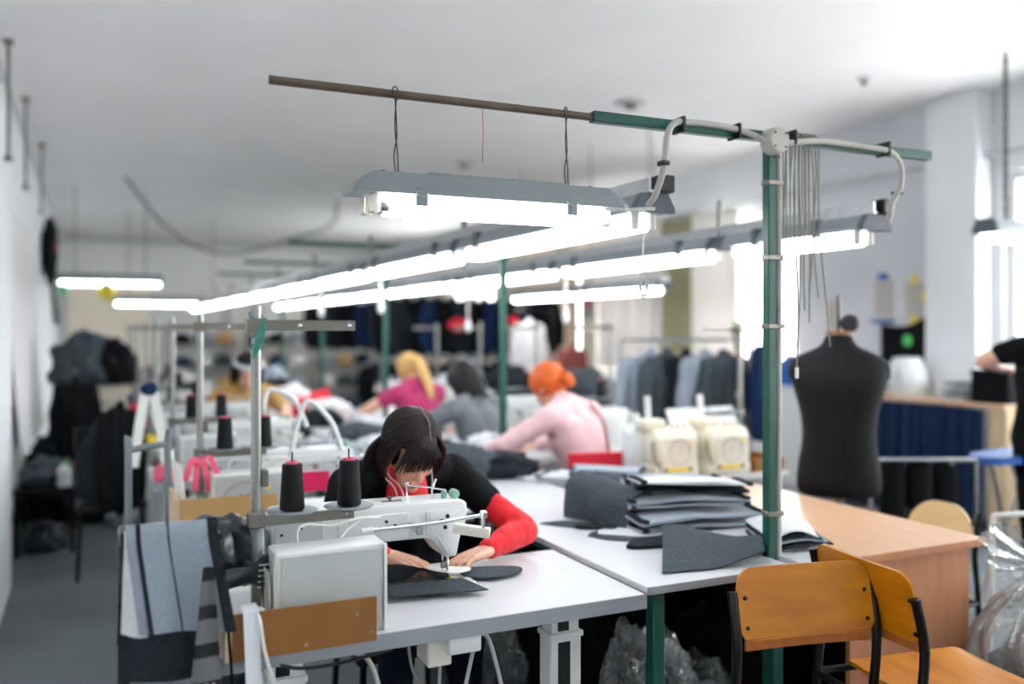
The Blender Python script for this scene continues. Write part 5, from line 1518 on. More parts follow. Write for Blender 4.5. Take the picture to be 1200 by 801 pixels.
obj('case', lt([(0, 0), (0.012, 0), (0.013, 0.01), (0.01, 0.03), (0.004, 0.034), (0, 0.034)], (0, 0, 0), 18), 'chrome', t)

# power box and cables under the near table
t = thing('power_box', 'white switch box and socket block under the front edge of the table', 'switch box', (0.80, 2.13, 0.64))
obj('socket_block', bx(-0.035, 0.03, 0.0, 0.09, 0.0, 0.079, 0.004), 'offwhite', t, smooth=False)
obj('switch_cover', bx(0.015, 0.105, -0.022, 0.03, 0.03, 0.079, 0.008, 2), 'white_paint', t)
obj('cable', tb([(0.105, 0.0, 0.07), (0.13, -0.002, 0.055), (0.155, 0.0, -0.02), (0.175, 0.0, -0.1), (0.21, 0.02, -0.2), (0.25, 0.1, -0.63)], 0.0055, 8, 6), 'cable', t)
obj('cable', tb([(0.09, 0.0, 0.033), (0.07, 0.0, -0.05), (0.045, 0.01, -0.2), (0.02, 0.05, -0.63)], 0.0055, 8, 5), 'cable', t)
obj('cable', tb([(0.01, 0.03, 0.001), (0.005, 0.03, -0.1), (0.004, 0.04, -0.63)], 0.0045, 8, 5), 'cable', t)
single('table_cable', tb([(0.715, 2.14, 0.719), (0.72, 2.13, 0.66), (0.745, 2.13, 0.58), (0.765, 2.13, 0.45), (0.77, 2.14, 0.2)], 0.004, 6, 5), 'cable_dark', 'twisted dull cord hanging from the near table underside', 'cord')
single('floor_cable', tb([(0.56, 2.12, 0.719), (0.60, 2.10, 0.70), (0.63, 2.10, 0.62), (0.645, 2.10, 0.5), (0.65, 2.1, 0.02)], 0.006, 8, 5), 'cable', 'grey cable curving down under the tray front board', 'cable')
single('floor_cable', tb([(0.36, 2.10, 0.745), (0.42, 2.09, 0.712), (0.52, 2.09, 0.706), (0.66, 2.10, 0.715)], 0.0045, 8, 5), 'black_plastic', 'black cable running along the table underside behind the tray', 'cable')

# sacks and heaps under the tables; the black heaps also fill in the shade
def sack(label, loc, r, seed, mcore='black_cloth', rot=0.0, neck=False):
    t = thing('plastic_sack', label, 'plastic bag', loc, rot)
    obj('bag', heap(r[0], r[1], r[2], seed, 5, 0.26, 2.4, True, 0.75), 'bag', t)
    obj('contents', heap(r[0] * 0.82, r[1] * 0.82, r[2] * 0.8, seed + 3, 4, 0.3, 2.6), mcore, t, (0, 0, 0.012))
    return t
sack('clear plastic sack of dark scraps under the cutting table, by its green leg', (1.62, 2.42, 0), (0.17, 0.16, 0.36), 3)
sack('clear plastic sack slumped under the cutting table near the chair leg', (1.86, 2.55, 0), (0.17, 0.18, 0.26), 9, 'felt')
sack('clear plastic sack behind the height adjustable table leg', (1.33, 2.98, 0), (0.13, 0.14, 0.30), 15)
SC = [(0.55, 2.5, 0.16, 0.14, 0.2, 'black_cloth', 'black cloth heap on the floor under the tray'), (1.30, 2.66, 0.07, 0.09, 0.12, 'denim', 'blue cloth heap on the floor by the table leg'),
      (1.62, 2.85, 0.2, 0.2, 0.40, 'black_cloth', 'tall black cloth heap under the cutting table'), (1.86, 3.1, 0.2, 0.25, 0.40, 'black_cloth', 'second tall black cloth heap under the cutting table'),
      (1.55, 3.4, 0.2, 0.25, 0.40, 'black_cloth', 'third black cloth heap deep under the cutting table'), (2.08, 2.62, 0.06, 0.3, 0.34, 'black_cloth', 'black heap pushed against the desk panel'), (2.42, 2.75, 0.18, 0.3, 0.40, 'black_cloth', 'tall black cloth heap stuffed under the beech desk'), (2.4, 3.3, 0.15, 0.2, 0.40, 'black_cloth', 'second black cloth heap stuffed under the beech desk'), (1.72, 3.62, 0.2, 0.2, 0.40, 'black_cloth', 'black heap piled deepest below the cutting table'), (0.46, 3.0, 0.2, 0.16, 0.3, 'felt_dark', 'charcoal heap on the floor below the second table'), (1.6, 3.9, 0.2, 0.2, 0.40, 'black_cloth', 'fourth black cloth heap deep under the cutting table')]  # both heaps under the desk are added to darken the view beneath it
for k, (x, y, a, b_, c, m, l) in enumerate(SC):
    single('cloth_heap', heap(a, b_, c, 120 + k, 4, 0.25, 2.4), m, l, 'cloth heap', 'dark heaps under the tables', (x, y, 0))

# big clear sack by the desk
t = thing('plastic_sack', 'big clear plastic sack of grey garments beside the beech desk', 'plastic bag', (2.90, 1.96, 0))
KN = V((0.05, 0.02, 0.655))
def film(u, v):
    a = 2 * PI * u
    pro = [0.02, 0.10, 0.185, 0.235, 0.25, 0.25, 0.245, 0.23, 0.2]
    q = v * (len(pro) - 1)
    k = min(int(q), len(pro) - 2)
    r = pro[k] + (pro[k + 1] - pro[k]) * (q - k)
    pl = 0.10 * math.sin(15 * a + 2 * math.sin(3 * a)) * (1 - v) ** 0.7 + 0.06 * N3(math.cos(a) * 3, math.sin(a) * 3, v * 5, 1, 4) + 0.03 * math.sin(31 * a) * (1 - v)
    r *= 1 + pl
    z = KN.z * (1 - v ** 1.25) * (1 + 0.03 * N3(math.cos(a) * 2, math.sin(a) * 2, v * 3, 1, 8)) + 0.004
    w = 1 - v
    return (KN.x * w + r * math.cos(a) * 1.02, KN.y * w + r * 0.85 * math.sin(a), z)
obj('bag', sh(film, 150, 30, 0.0012), 'bag_milky', t, angle=70)
def flare(u, v):
    a = PI * (0.62 + 0.42 * u)                       # a gathered fan above the knot, its corner pointing at the desk
    L = (0.17 + 0.15 * math.exp(-((u - 0.30) / 0.28) ** 2)) * v
    z = KN.z + 0.012 + L * math.sin(a) * 0.62 + 0.03 * v * (1 - u)
    return (KN.x + L * math.cos(a) * 1.05 - 0.02 * v, KN.y + 0.04 * v + 0.05 * N3(u * 9, v * 1.5, 0, 1, 6) * v + 0.008 * math.sin(u * 33) * v * (1 - v), z + 0.02 * N3(u * 12, 3, 0, 1, 2) * v)
obj('gathered_top', sh(flare, 60, 14, 0.0012), 'bag_milky', t, angle=70)
obj('contents', heap(0.20, 0.16, 0.22, 81, 4, 0.3, 2.4), 'felt_dark', t, (0, 0, 0.17))
obj('contents', heap(0.21, 0.17, 0.12, 84, 4, 0.3, 2.4), 'felt_dark', t, (0, 0, 0.008))
obj('contents', heap(0.09, 0.09, 0.08, 87, 4, 0.3, 2.4), 'felt', t, (-0.06, -0.06, 0.36))
obj('tie', tb([(KN.x + 0.026 * math.cos(a), KN.y + 0.022 * math.sin(a), KN.z) for a in [k * PI / 6 for k in range(13)]], 0.005, 6), 'cable_white', t)
t = thing('paper_roll', 'white curled paper standing in the second tray', 'paper', (0.31, 3.42, 0.765))
def f(u, v): return (0.03 * math.cos(2.2 + u * 2.6) - 0.03 * v, 0.05 * math.sin(2.2 + u * 2.6), 0.30 * v - 0.05 * u * v)
obj('sheet', sh(f, 10, 8, 0.001), 'paper', t)
# ================================================================ overlock machines behind the pile
t = thing('low_table', 'white table carrying the two cream overlock machines', 'table', (2.47, 3.60, 0))
obj('tabletop', bx(0, 0.82, 0, 0.36, 0.73, 0.76, 0.003), 'laminate', t, smooth=False)
for x in (0.05, 0.77):
    for y in (0.04, 0.32): obj('leg', bx(x - 0.02, x + 0.02, y - 0.02, y + 0.02, 0, 0.73, 0.003), 'white_paint', t, smooth=False)
def overlock(label, loc, rz=0.0):
    t = thing('overlock_machine', label, 'overlock machine', loc, rz)
    obj('base', bx(-0.13, 0.13, -0.07, 0.15, 0.0, 0.06, 0.012, 2), 'cream_plastic', t)
    bd = obj('body', pr([(-0.07, 0.06), (-0.07, 0.20), (-0.04, 0.235), (0.10, 0.245), (0.12, 0.22), (0.12, 0.06)], -0.12, 0.12, 'yz', 0.012), 'cream_plastic', t)
    obj('front_cover', bx(-0.105, 0.11, -0.082, -0.068, 0.02, 0.20, 0.006), 'offwhite', t)
    arc_sticker(bd, 0.0, -0.0835, 0.125, 0.058, False)
    obj('yellow_strip', bx(-0.075, 0.055, -0.0845, -0.082, 0.034, 0.052), 'yellow', bd, smooth=False)
    for x in (-0.082, 0.062): obj('strip_end', bx(x - 0.008, x + 0.008, -0.0845, -0.082, 0.034, 0.052), 'hole', bd, smooth=False)
    obj('arm', bx(-0.15, -0.02, 0.0, 0.10, 0.235, 0.285, 0.012, 2), 'cream_plastic', t)
    obj('thread_tube', tb([(-0.10, 0.05, 0.285), (-0.10, 0.05, 0.33), (-0.105, 0.05, 0.40)], 0.016, 10), 'white_paint', t)
    for k in range(3): obj('tension_knob', lt([(0.012, 0), (0.012, 0.02), (0.008, 0.03), (0, 0.03)], (0.0 + 0.035 * k, -0.02, 0.238), 12), 'offwhite', t)
    obj('handwheel', lt([(0, -0.02), (0.06, -0.02), (0.065, 0), (0.06, 0.012), (0, 0.012)], (0.135, 0.05, 0.13), 20, 'x'), 'offwhite', t)
    obj('cable', tb([(-0.125, -0.03, 0.18), (-0.14, -0.06, 0.12), (-0.125, -0.08, 0.06)], 0.004, 6, 4), 'black_plastic', t)
    return t
overlock('cream overlock machine with yellow strip, beside the pink jumper', (2.625, 3.72, 0.7605))
overlock('cream overlock machine with yellow strip, next to the wooden tray', (2.935, 3.70, 0.7605))
t = thing('white_canister', 'tall white plastic canister standing behind the first overlock machine', 'canister', (2.50, 3.85, 0.7605))
obj('body', lt([(0, 0), (0.06, 0), (0.065, 0.01), (0.065, 0.2), (0.05, 0.24), (0.022, 0.26), (0.022, 0.28), (0, 0.28)], (0, 0, 0), 20), 'bottle', t)
obj('cap', lt([(0.026, 0.28), (0.026, 0.305), (0, 0.305)], (0, 0, 0), 16), 'white_paint', t)
t = thing('open_tray', 'orange brown wooden tray on the white table past the overlock machines', 'tray', (3.17, 3.62, 0.7605))
obj('tray_floor', bx(-0.08, 0.11, 0, 0.25, 0, 0.008), 'beech', t, smooth=False)
for (a, b_, c, d_) in ((-0.08, 0.11, 0, 0.012), (-0.08, 0.11, 0.238, 0.25), (-0.08, -0.068, 0.012, 0.238), (0.098, 0.11, 0.012, 0.238)):
    obj('tray_side', bx(a, b_, c, d_, 0.008, 0.07), 'hardboard', t, smooth=False)
bare_stand((3.24, 3.93, 0.7605), PI, 'pale thread stand beside the cream overlock machines').scale = (1, 1, 0.98)
t = thing('plastic_lid_box', 'pale translucent box standing open behind the overlock machines', 'box', (3.05, 4.05, 0.0))
obj('box_body', bx(-0.2, 0.2, -0.1, 0.12, 0.0, 0.80, 0.01), 'pale_cloth', t, smooth=False)
obj('lid', pr([(-0.1, 0.805), (0.02, 1.06), (0.035, 1.055), (-0.085, 0.805)], -0.2, 0.25, 'yz'), 'bottle', t, smooth=False)

# ================================================================ the dressmaker's form
t = thing('mannequin', 'black headless tailor\'s mannequin torso on a stand behind the beech desk', 'mannequin', (3.13, 3.10, 0), -0.70)
prof = [(0.72, 0.182, 0.118), (0.76, 0.188, 0.125), (0.82, 0.188, 0.128), (0.90, 0.176, 0.122), (0.98, 0.160, 0.112), (1.06, 0.164, 0.113), (1.14, 0.176, 0.120), (1.22, 0.200, 0.126), (1.28, 0.218, 0.122), (1.33, 0.222, 0.108), (1.365, 0.200, 0.094), (1.39, 0.150, 0.082), (1.41, 0.100, 0.070), (1.43, 0.074, 0.062), (1.46, 0.062, 0.058), (1.475, 0.060, 0.056)]
bm = B()
rings = []
n = 36
for z, a, b_ in prof:
    rings.append([bm.verts.new((a * math.copysign(abs(math.cos(q)) ** 0.85, math.cos(q)), b_ * math.copysign(abs(math.sin(q)) ** 0.9, math.sin(q)) - (0.015 if 0.95 < z < 1.3 and math.sin(q) < -0.3 else 0), z)) for q in [k * 2 * PI / n for k in range(n)]])
for a, b_ in zip(rings, rings[1:]):
    for k in range(n): bm.faces.new((a[k], a[(k + 1) % n], b_[(k + 1) % n], b_[k]))
bm.faces.new(rings[0][::-1]); bm.faces.new(rings[-1])
o = obj('torso', bm, 'mannequin', t, angle=70)
sm = o.modifiers.new('smooth', 'SUBSURF'); sm.levels = 1; sm.render_levels = 1
for s in (-1, 1):
    obj('arm_stub', lt([(0, 0.035), (0.03, 0.032), (0.052, 0.02), (0.062, 0.0), (0.064, -0.06), (0.05, -0.1)], (s * 0.19, 0.0, 1.305), 20, 'x', None if s > 0 else Matrix.Rotation(PI, 3, 'Z')), 'mannequin', t)
obj('neck_cap', lt([(0.061, 1.475), (0.061, 1.485), (0.05, 1.49), (0, 1.49)], (0, 0, 0), 24), 'hardboard', t)
obj('neck_rod', tb([(0, 0, 1.49), (0, 0, 1.655)], 0.008, 8), 'black', t)
obj('knob', lt([(0, -0.02), (0.03, -0.02), (0.042, -0.01), (0.042, 0.01), (0.03, 0.02), (0, 0.02)], (0.048, 0.0, 1.525), 20, 'y'), 'black_plastic', t)
obj('stand_pole', tb([(0, 0, 0.04), (0, 0, 0.73)], 0.016, 12), 'dull_steel', t)
for k in range(4):
    a = k * PI / 2 + 0.5
    obj('leg', tb([(0, 0, 0.12), (0.14 * math.cos(a), 0.14 * math.sin(a), 0.06), (0.26 * math.cos(a), 0.26 * math.sin(a), 0.012)], 0.011, 8, 3), 'black', t)
sl = obj('side_seam', tb([(0.0, -0.119, 0.74), (0.0, -0.13, 0.9), (0.0, -0.128, 1.1), (0.0, -0.135, 1.2), (0.0, -0.095, 1.37)], 0.0016, 6, 4), 'black', t)

# ================================================================ window wall: counters, curtains, papers
t = thing('work_counter', 'wooden topped counter with a dark blue curtain below, by the window', 'counter', (5.85, 4.22, 0))
obj('counter_top', bx(-0.03, 0.36, 0, 1.62, 0.925, 0.955, 0.004), 'beech_top', t, smooth=False)
obj('end_panel', bx(0.0, 0.35, 0.0, 0.03, 0, 0.925, 0.002), 'pale_board', t, smooth=False)
obj('end_panel', bx(0.0, 0.35, 1.58, 1.61, 0, 0.925, 0.002), 'pale_board', t, smooth=False)
obj('front_post', bx(-0.012, 0.03, 0.03, 0.14, 0, 0.925, 0.002), 'pale_board', t, smooth=False)
for k, (a, b_) in enumerate(((0.145, 0.82), (0.815, 1.565))):
    def f(u, v, a=a, b_=b_):
        y = a + (b_ - a) * u
        return (-0.045 - 0.03 * math.sin(u * 38 + k + math.sin(u * 9)) * (0.6 + 0.4 * v) - 0.01 * math.sin(u * 61), y + 0.008 * math.sin(v * 3), 0.918 - 0.87 * v)
    obj('curtain', sh(f, 70, 6, 0.004), 'navy', t)
t = thing('wall_cabinet', 'low white cabinet under the window left of the mannequin', 'cabinet', (5.85, 6.0, 0))
t['label'] = 'low white cabinet carrying a potted plant and bottles under the window'
obj('top', bx(-0.02, 0.40, 0, 2.5, 0.93, 0.96, 0.003), 'white_paint', t, smooth=False)
obj('carcass', bx(0.0, 0.4, 0.02, 2.48, 0.0, 0.93), 'machine', t, smooth=False)
for k in range(4):
    d = obj('door', bx(-0.018, -0.001, 0.04 + 0.61 * k, 0.63 + 0.61 * k, 0.06, 0.91, 0.003), 'white_paint', t, smooth=False)
    obj('handle', tb([(-0.03, 0.12 + 0.61 * k, 0.55), (-0.03, 0.12 + 0.61 * k, 0.7)], 0.006, 6), 'steel', d)
t = thing('potted_plant', 'green leafed plant in a pink pot on the white cabinet', 'plant', (6.12, 7.45, 0.961))
obj('pot', lt([(0, 0), (0.13, 0), (0.16, 0.06), (0.12, 0.18), (0.075, 0.27), (0.06, 0.26), (0, 0.24)], (0, 0, 0), 20), 'ribbon_pink', t)
for k in range(7):
    a = k * 0.9
    def f(u, v, a=a):
        w = 0.035 * math.sin(PI * min(1, v * 0.9 + 0.08))
        r = 0.02 + 0.05 * v * v
        return (r * math.cos(a) - (u - 0.5) * 2 * w * math.sin(a), r * math.sin(a) + (u - 0.5) * 2 * w * math.cos(a), 0.24 + (0.36 + 0.03 * (k % 3)) * v)
    obj('leaf', sh(f, 4, 10, 0.003), 'leaf', t)
def bottle(label, loc, r, h, m, capm='white_paint'):
    t = thing('bottle', label, 'bottle', loc)
    obj('body', lt([(0, 0), (r, 0), (r * 1.02, 0.01), (r, h * 0.7), (r * 0.5, h * 0.86), (r * 0.4, h * 0.9), (0, h * 0.9)], (0, 0, 0), 18), m, t)
    obj('cap', lt([(r * 0.45, h * 0.9), (r * 0.45, h), (0, h)], (0, 0, 0), 14), capm, t)
bottle('blue canister nearest the mannequin shoulder on the white cabinet', (6.05, 6.60, 0.961), 0.13, 0.30, 'blue')
bottle('orange bottle beside the blue canister', (6.05, 6.88, 0.961), 0.06, 0.28, 'orange')
bottle('olive green bottle behind the orange one on the white cabinet', (6.15, 7.02, 0.961), 0.07, 0.34, 'olive')
t = thing('white_jar', 'big translucent white jar on the curtained counter in front of the black cloth', 'jar', (6.02, 5.22, 0.956))
obj('body', lt([(0, 0), (0.12, 0), (0.15, 0.08), (0.155, 0.16), (0.12, 0.28), (0.10, 0.31), (0, 0.315)], (0, 0, 0), 24), 'bottle', t)
for y in (-0.05, 0.05): obj('vent', bx(-0.157, -0.145, y - 0.012, y + 0.012, 0.14, 0.22, 0.003), 'pipe', t)
t = thing('drinking_glass', 'small clear glass next to the white jar', 'glass', (6.0, 5.0, 0.956))
obj('glass', lt([(0.035, 0), (0.04, 0.12), (0.037, 0.12), (0.032, 0.006)], (0, 0, 0), 16), 'glass', t)
t = thing('folded_cloth', 'pale grey folded cloth stack on the curtained counter beside the black box', 'folded cloth', (6.05, 4.72, 0.956))
for k in range(4): obj('layer', fold_bundle(0.3 - 0.02 * k, 0.22, 2, 0.018, 60 + k, 0.008), 'light_cloth' if k % 2 else 'pale_cloth', t, (0, 0, 0.038 * k), (0, 0, 0.1 * k))
t = thing('black_box', 'black box on the curtained counter by the standing person', 'box', (6.05, 4.40, 0.956))
obj('box_body', bx(-0.16, 0.16, -0.16, 0.14, 0, 0.22, 0.008), 'black_cloth', t)
obj('lid', bx(-0.165, 0.165, -0.165, 0.145, 0.22, 0.245, 0.006), 'black_cloth', t)
def blackflag(u, v):
    return (6.36 - 0.01 * math.sin(u * 9), 5.80 - 0.5 * u * (1 - 0.06 * v), 1.545 - 0.05 * math.sin(PI * u) + 0.06 * u - (0.56 - 0.0 * u) * v)
d = single('wall_cloth', sh(blackflag, 20, 10, 0.004), 'black_cloth', 'black cloth with green badge pinned to the wall over the counter', 'cloth')
obj('green_badge', lt([(0, 0), (0.05, 0), (0.05, 0.004), (0, 0.004)], (6.345, 5.50, 1.40), 18, 'x', Matrix.Rotation(PI, 3, 'Z')), 'lime', d)
obj('green_badge', lt([(0, 0), (0.04, 0), (0.04, 0.004), (0, 0.004)], (6.345, 5.44, 1.13), 18, 'x', Matrix.Rotation(PI, 3, 'Z')), 'lime', d)
def notice(label, y, z, w, h, clips):
    t = thing('wall_notice', label, 'notice', (6.395, y, z))
    sheet_ = obj('sheet', bx(-0.008, 0.0, -w / 2, w / 2, -h / 2, h / 2), 'paper_grey', t, smooth=False)
    ln = B()
    for k in range(9): box(ln, -0.0088, -0.008, -w * 0.4, w * (0.4 - 0.1 * (k % 3)), h * (0.38 - 0.09 * k) - 0.006, h * (0.38 - 0.09 * k))
    obj('printed_lines', ln, 'ink', sheet_, smooth=False)
    for (cy, cz, cw, ch, m) in clips: obj('clip', bx(-0.02, -0.008, cy - cw / 2, cy + cw / 2, cz - ch / 2, cz + ch / 2, 0.004), m, t)
notice('grey printed notice with blue clips on the grey wall', 5.80, 1.765, 0.22, 0.34, [(0, 0.20, 0.12, 0.06, 'blue'), (0, -0.20, 0.26, 0.035, 'blue')])
notice('grey printed notice with yellow stickers on the grey wall', 5.46, 1.745, 0.22, 0.32, [(-0.0, 0.18, 0.07, 0.07, 'yellow'), (-0.12, 0.03, 0.10, 0.07, 'yellow'), (0.0, -0.17, 0.08, 0.06, 'yellow')])
notice('small pale notice behind the mannequin neck rod', 6.42, 1.62, 0.12, 0.3, [(0, 0.1, 0.05, 0.03, 'card')])
notice('picture of a red flower on the pale wall past the window', 10.0, 1.86, 0.36, 0.42, [(0.0, 0.0, 0.16, 0.14, 'ribbon_pink')])
bpy.data.objects['wall_notice.003'].location.x = 6.19; bpy.data.objects['wall_notice.003'].location.y = 10.72
def curtain(label, y0, y1, m, x=6.24, z0=0.98, z1=2.8, n=30):
    def f(u, v): return (x - 0.025 * math.sin(u * n) * (0.6 + 0.4 * v), y0 + (y1 - y0) * u, z1 - (z1 - z0) * v)
    t = thing('curtain', label, 'curtain', (0, 0, 0))
    obj('cloth', sh(f, 60, 4, 0.004), m, t)
    obj('rod', tb([(x, y0 - 0.1, z1 + 0.01), (x, y1 + 0.1, z1 + 0.01)], 0.012, 8), 'pipe', t)
curtain('olive curtain drawn aside at the window past the jackets', 8.42, 9.1, 'olive')
curtain('white sheer curtain over the farther window', 8.95, 10.48, 'sheer', 6.19)
curtain('cream sheer curtain over the window beyond the picture', 10.98, 13.1, 'sheer_cream', 6.19)
curtain('white sheer curtain behind the potted plant', 7.6, 8.38, 'sheer')

# blue board and tube frames beside the standing person
t = thing('ironing_board', 'blue ironing board end beside the standing person', 'ironing board', (4.36, 3.22, 0))
obj('board', outline_cloth([(-0.16, -0.05), (-0.05, -0.12), (0.5, -0.13), (0.55, 0.0), (0.5, 0.13), (-0.05, 0.1)], 0.79, 0.04), 'blue', t)
for s in (-1, 1): obj('leg', tb([(0.05, s * 0.06, 0.79), (0.4, s * 0.14, 0.0)], 0.01, 8), 'steel', t); obj('leg', tb([(0.4, s * 0.05, 0.79), (0.05, s * 0.14, 0.0)], 0.01, 8), 'steel', t)
t = thing('tube_rack', 'white tube rack with black bags behind the mannequin', 'rack', (3.68, 3.42, 0), -0.44)
obj('rail', tb([(0, 0, 0.815), (0.55, 0, 0.815)], 0.011, 8), 'steel', t)
for x in (0.0, 0.42, 0.55): obj('leg', tb([(x, 0, 0.0), (x, 0, 0.815)], 0.012, 8), 'steel', t)
obj('rail', tb([(0, 0.25, 0.5), (0.55, 0.25, 0.5)], 0.011, 8), 'steel', t)
for x in (0.0, 0.55): obj('leg', tb([(x, 0.25, 0.0), (x, 0.25, 0.5)], 0.012, 8), 'steel', t)
def blackbag(label, loc, w, h, seed, rz):
    def f(u, v):
        a = 2 * PI * u
        k = 0.75 + 0.25 * math.sin(PI * min(1, v + 0.2))
        r = 1 + 0.12 * N3(math.cos(a) * 2, math.sin(a) * 2, v * 4, 1, seed)
        return (w / 2 * k * r * math.cos(a), 0.055 * k * r * math.sin(a), -h * v + 0.01)
    b = B()
    sheet(b, f, 24, 12, 0.004)
    t = thing('hanging_bag', label, 'bag', loc, rz)
    obj('bag', b, 'black_cloth', t, angle=80)
    obj('loop', tb([(-0.03, 0, 0.0), (-0.02, 0, 0.03), (0.02, 0, 0.03), (0.03, 0, 0.0)], 0.005, 6, 3), 'black', t)
g = 'black bags on the tube rack'
for k in range(3):
    blackbag('black bag hung on the tube rack, %s' % ('next to the mannequin', 'in the middle', 'by the bare leg')[k], (3.78 + 0.125 * k, 3.375 - 0.06 * k, 0.785), 0.13, 0.42 + 0.04 * (k % 2), 5 + k, -0.44)
t = thing('tube_rack', 'low white tube rack edge behind the big clear sack', 'rack', (3.34, 2.47, 0))
obj('rail', tb([(0, 0, 0.735), (0.30, -0.20, 0.765), (0.32, -0.22, 0.74), (0.325, -0.225, 0.0)], 0.011, 8, 3), 'white_paint', t)
obj('leg', tb([(0, 0, 0.735), (0, 0.02, 0.0)], 0.011, 8), 'white_paint', t)
obj('rail', tb([(0.0, 0.01, 0.3), (0.325, -0.22, 0.3)], 0.009, 8), 'white_paint', t)

# ================================================================ hanging garments
JK = {}
def jacket(label, x, y, z, rz, m, L=0.68, W=0.44, group=None, seed=0, name='hanging_jacket'):
    key = (m, L, W, seed % 2)
    if key not in JK:
        r = random.Random(seed)
        s = [('c', (-W / 2 + 0.05, 0, -0.09), 0.06, (W / 2 - 0.05, 0, -0.09), 0.06), ('e', (0, 0, -L * 0.5), (W * 0.44, 0.085, L * 0.5)), ('c', (-W * 0.3, 0, -0.14), 0.07, (-W * 0.34, 0.0, -L + 0.06), 0.07), ('c', (W * 0.3, 0, -0.14), 0.07, (W * 0.34, 0.0, -L + 0.06), 0.07), ('c', (0, 0.0, -0.10), 0.07, (0, 0.0, -L + 0.05), 0.08), ('c', (0, 0, -0.05), 0.06, (0, 0, -0.02), 0.05)]
        def wrp(co, n): return co + n * (0.014 * N3(co.x * 12, co.y * 8, co.z * 5, 1, seed) + 0.008 * math.sin(co.x * 70 + seed))
        o = blob('jacket_body', s, 0.018, m, None, 3, 0, None, None, wrp)
        sl = []
        for k in (-1, 1):
            q = blob('sleeve', [('c', (k * (W / 2 - 0.03), 0.0, -0.11), 0.06, (k * (W / 2 + 0.03), -0.02, -0.34), 0.05), ('c', (k * (W / 2 + 0.03), -0.02, -0.34), 0.05, (k * (W / 2 + 0.02), -0.035, -0.60), 0.042)], 0.016, m, None, 3, 0, None, None, wrp)
            sl.append(q.data); bpy.data.objects.remove(q)
        hg = B(); tube(hg, [(0, 0, -0.02), (0, 0, 0.03), (0.02, 0, 0.055), (0.0, 0, 0.075), (-0.02, 0, 0.055)], 0.003, 6, 3)
        hm_ = bpy.data.meshes.new('hanger'); hg.to_mesh(hm_); hg.free(); hm_.materials.append(M['steel'])
        JK[key] = (o.data, sl, hm_)
        bpy.data.objects.remove(o)
    b, sl, hgm = JK[key]
    t = thing(name, label, 'jacket', (x, y, z - 0.07), rz, group)
    mesh_obj('jacket_body', b, t)
    for q in sl: mesh_obj('sleeve', q, t)
    mesh_obj('hanger', hgm, t)
    return t
def rack(label, p0, p1, z):
    t = thing('garment_rack', label, 'garment rack', (p0[0], p0[1], 0), math.atan2(p1[1] - p0[1], p1[0] - p0[0]))
    L = math.hypot(p1[0] - p0[0], p1[1] - p0[1])
    obj('rail', tb([(0, 0, z), (L, 0, z)], 0.013, 8), 'steel', t)
    for x in (0.0, L):
        obj('upright', tb([(x, 0, 0.03), (x, 0, z)], 0.013, 8), 'steel', t)
        obj('foot', tb([(x, -0.25, 0.02), (x, 0.25, 0.02)], 0.013, 8), 'steel', t)
    return t
ORD = ['first', 'second', 'third', 'fourth', 'fifth', 'sixth', 'seventh', 'eighth', 'ninth', 'tenth', 'eleventh']
def fill_rack(p0, p1, z, n, mats, place, group, L=0.68, turn=1.2):
    a = math.atan2(p1[1] - p0[1], p1[0] - p0[0])
    for k in range(n):
        q = (k + 0.5) / n
        jacket('%s jacket, %s hanger on %s' % (mats[k % len(mats)][1], ORD[k], place), p0[0] + (p1[0] - p0[0]) * q, p0[1] + (p1[1] - p0[1]) * q, z, a + turn + 0.25 * math.sin(k * 2.3), mats[k % len(mats)][0], L, 0.44, group, k)
rack('steel rack of grey jackets behind the overlock machines', (3.45, 5.50), (4.25, 5.05), 1.42)
fill_rack((3.56, 5.44), (4.16, 5.10), 1.405, 5, [('light_cloth', 'light grey'), ('felt', 'mid grey'), ('felt_dark', 'charcoal')], 'the rack behind the overlock machines', 'grey jackets on the rack', 0.70, 0.55)
jacket('dark blue jacket with pink lining at the window end of the grey jackets', 4.30, 5.0, 1.42, 0.9, 'navy', 0.62, 0.4, 'grey jackets on the rack', 7)
DK = [('black_cloth', 'black'), ('felt_dark', 'charcoal'), ('black_cloth', 'black'), ('navy', 'navy')]
for r, (p0, p1, z, nm) in enumerate((((3.3, 10.9), (5.5, 10.5), 1.98, 'the tall rack at the far end'), ((3.3, 11.5), (5.5, 11.1), 1.12, 'the low rack at the far end'), ((3.0, 13.6), (5.8, 13.4), 2.0, 'the rearmost rack'))):
    rack('steel garment rack, %s' % ('tall one at the far end of the seated backs', 'low one behind the tall rack', 'rearmost one near the end wall')[r], p0, p1, z)
    fill_rack(p0, p1, z - 0.012, 11, DK, nm, 'dark jackets at the far end', 0.72, 0.35)
for k, (x, y, z, m, l) in enumerate(((4.05, 10.2, 1.46, 'red_cloth', 'red cap hung in front of the far racks'), (4.69, 9.95, 1.52, 'red_cloth', 'small red bag hung by the second green post'))):
    t = thing('red_bag', l, 'bag', (x, y, z))
    obj('bag', heap(0.12 - 0.05 * k, 0.07, 0.08 - 0.015 * k, 140 + k, 3, 0.2, 2, False), m, t)
    obj('strap', tb([(0, 0, 0.08), (0, 0.15, 0.4), (0, 0.3, CEIL - z if k else 0.4)], 0.006, 6), 'black', t)
t = thing('standing_coat', 'maroon garment hung near the pale wall', 'coat', (4.95, 9.4, 0))
obj('stand_pole', tb([(0, 0, 0), (0, 0, 1.75)], 0.015, 8), 'black', t); obj('stand_arm', tb([(0, 0, 1.72), (-0.55, 0, 1.72)], 0.012, 8), 'black', t)
obj('foot', tb([(-0.2, 0, 0.015), (0.2, 0, 0.015)], 0.015, 8), 'black', t); obj('foot', tb([(0, -0.2, 0.015), (0, 0.2, 0.015)], 0.015, 8), 'black', t)
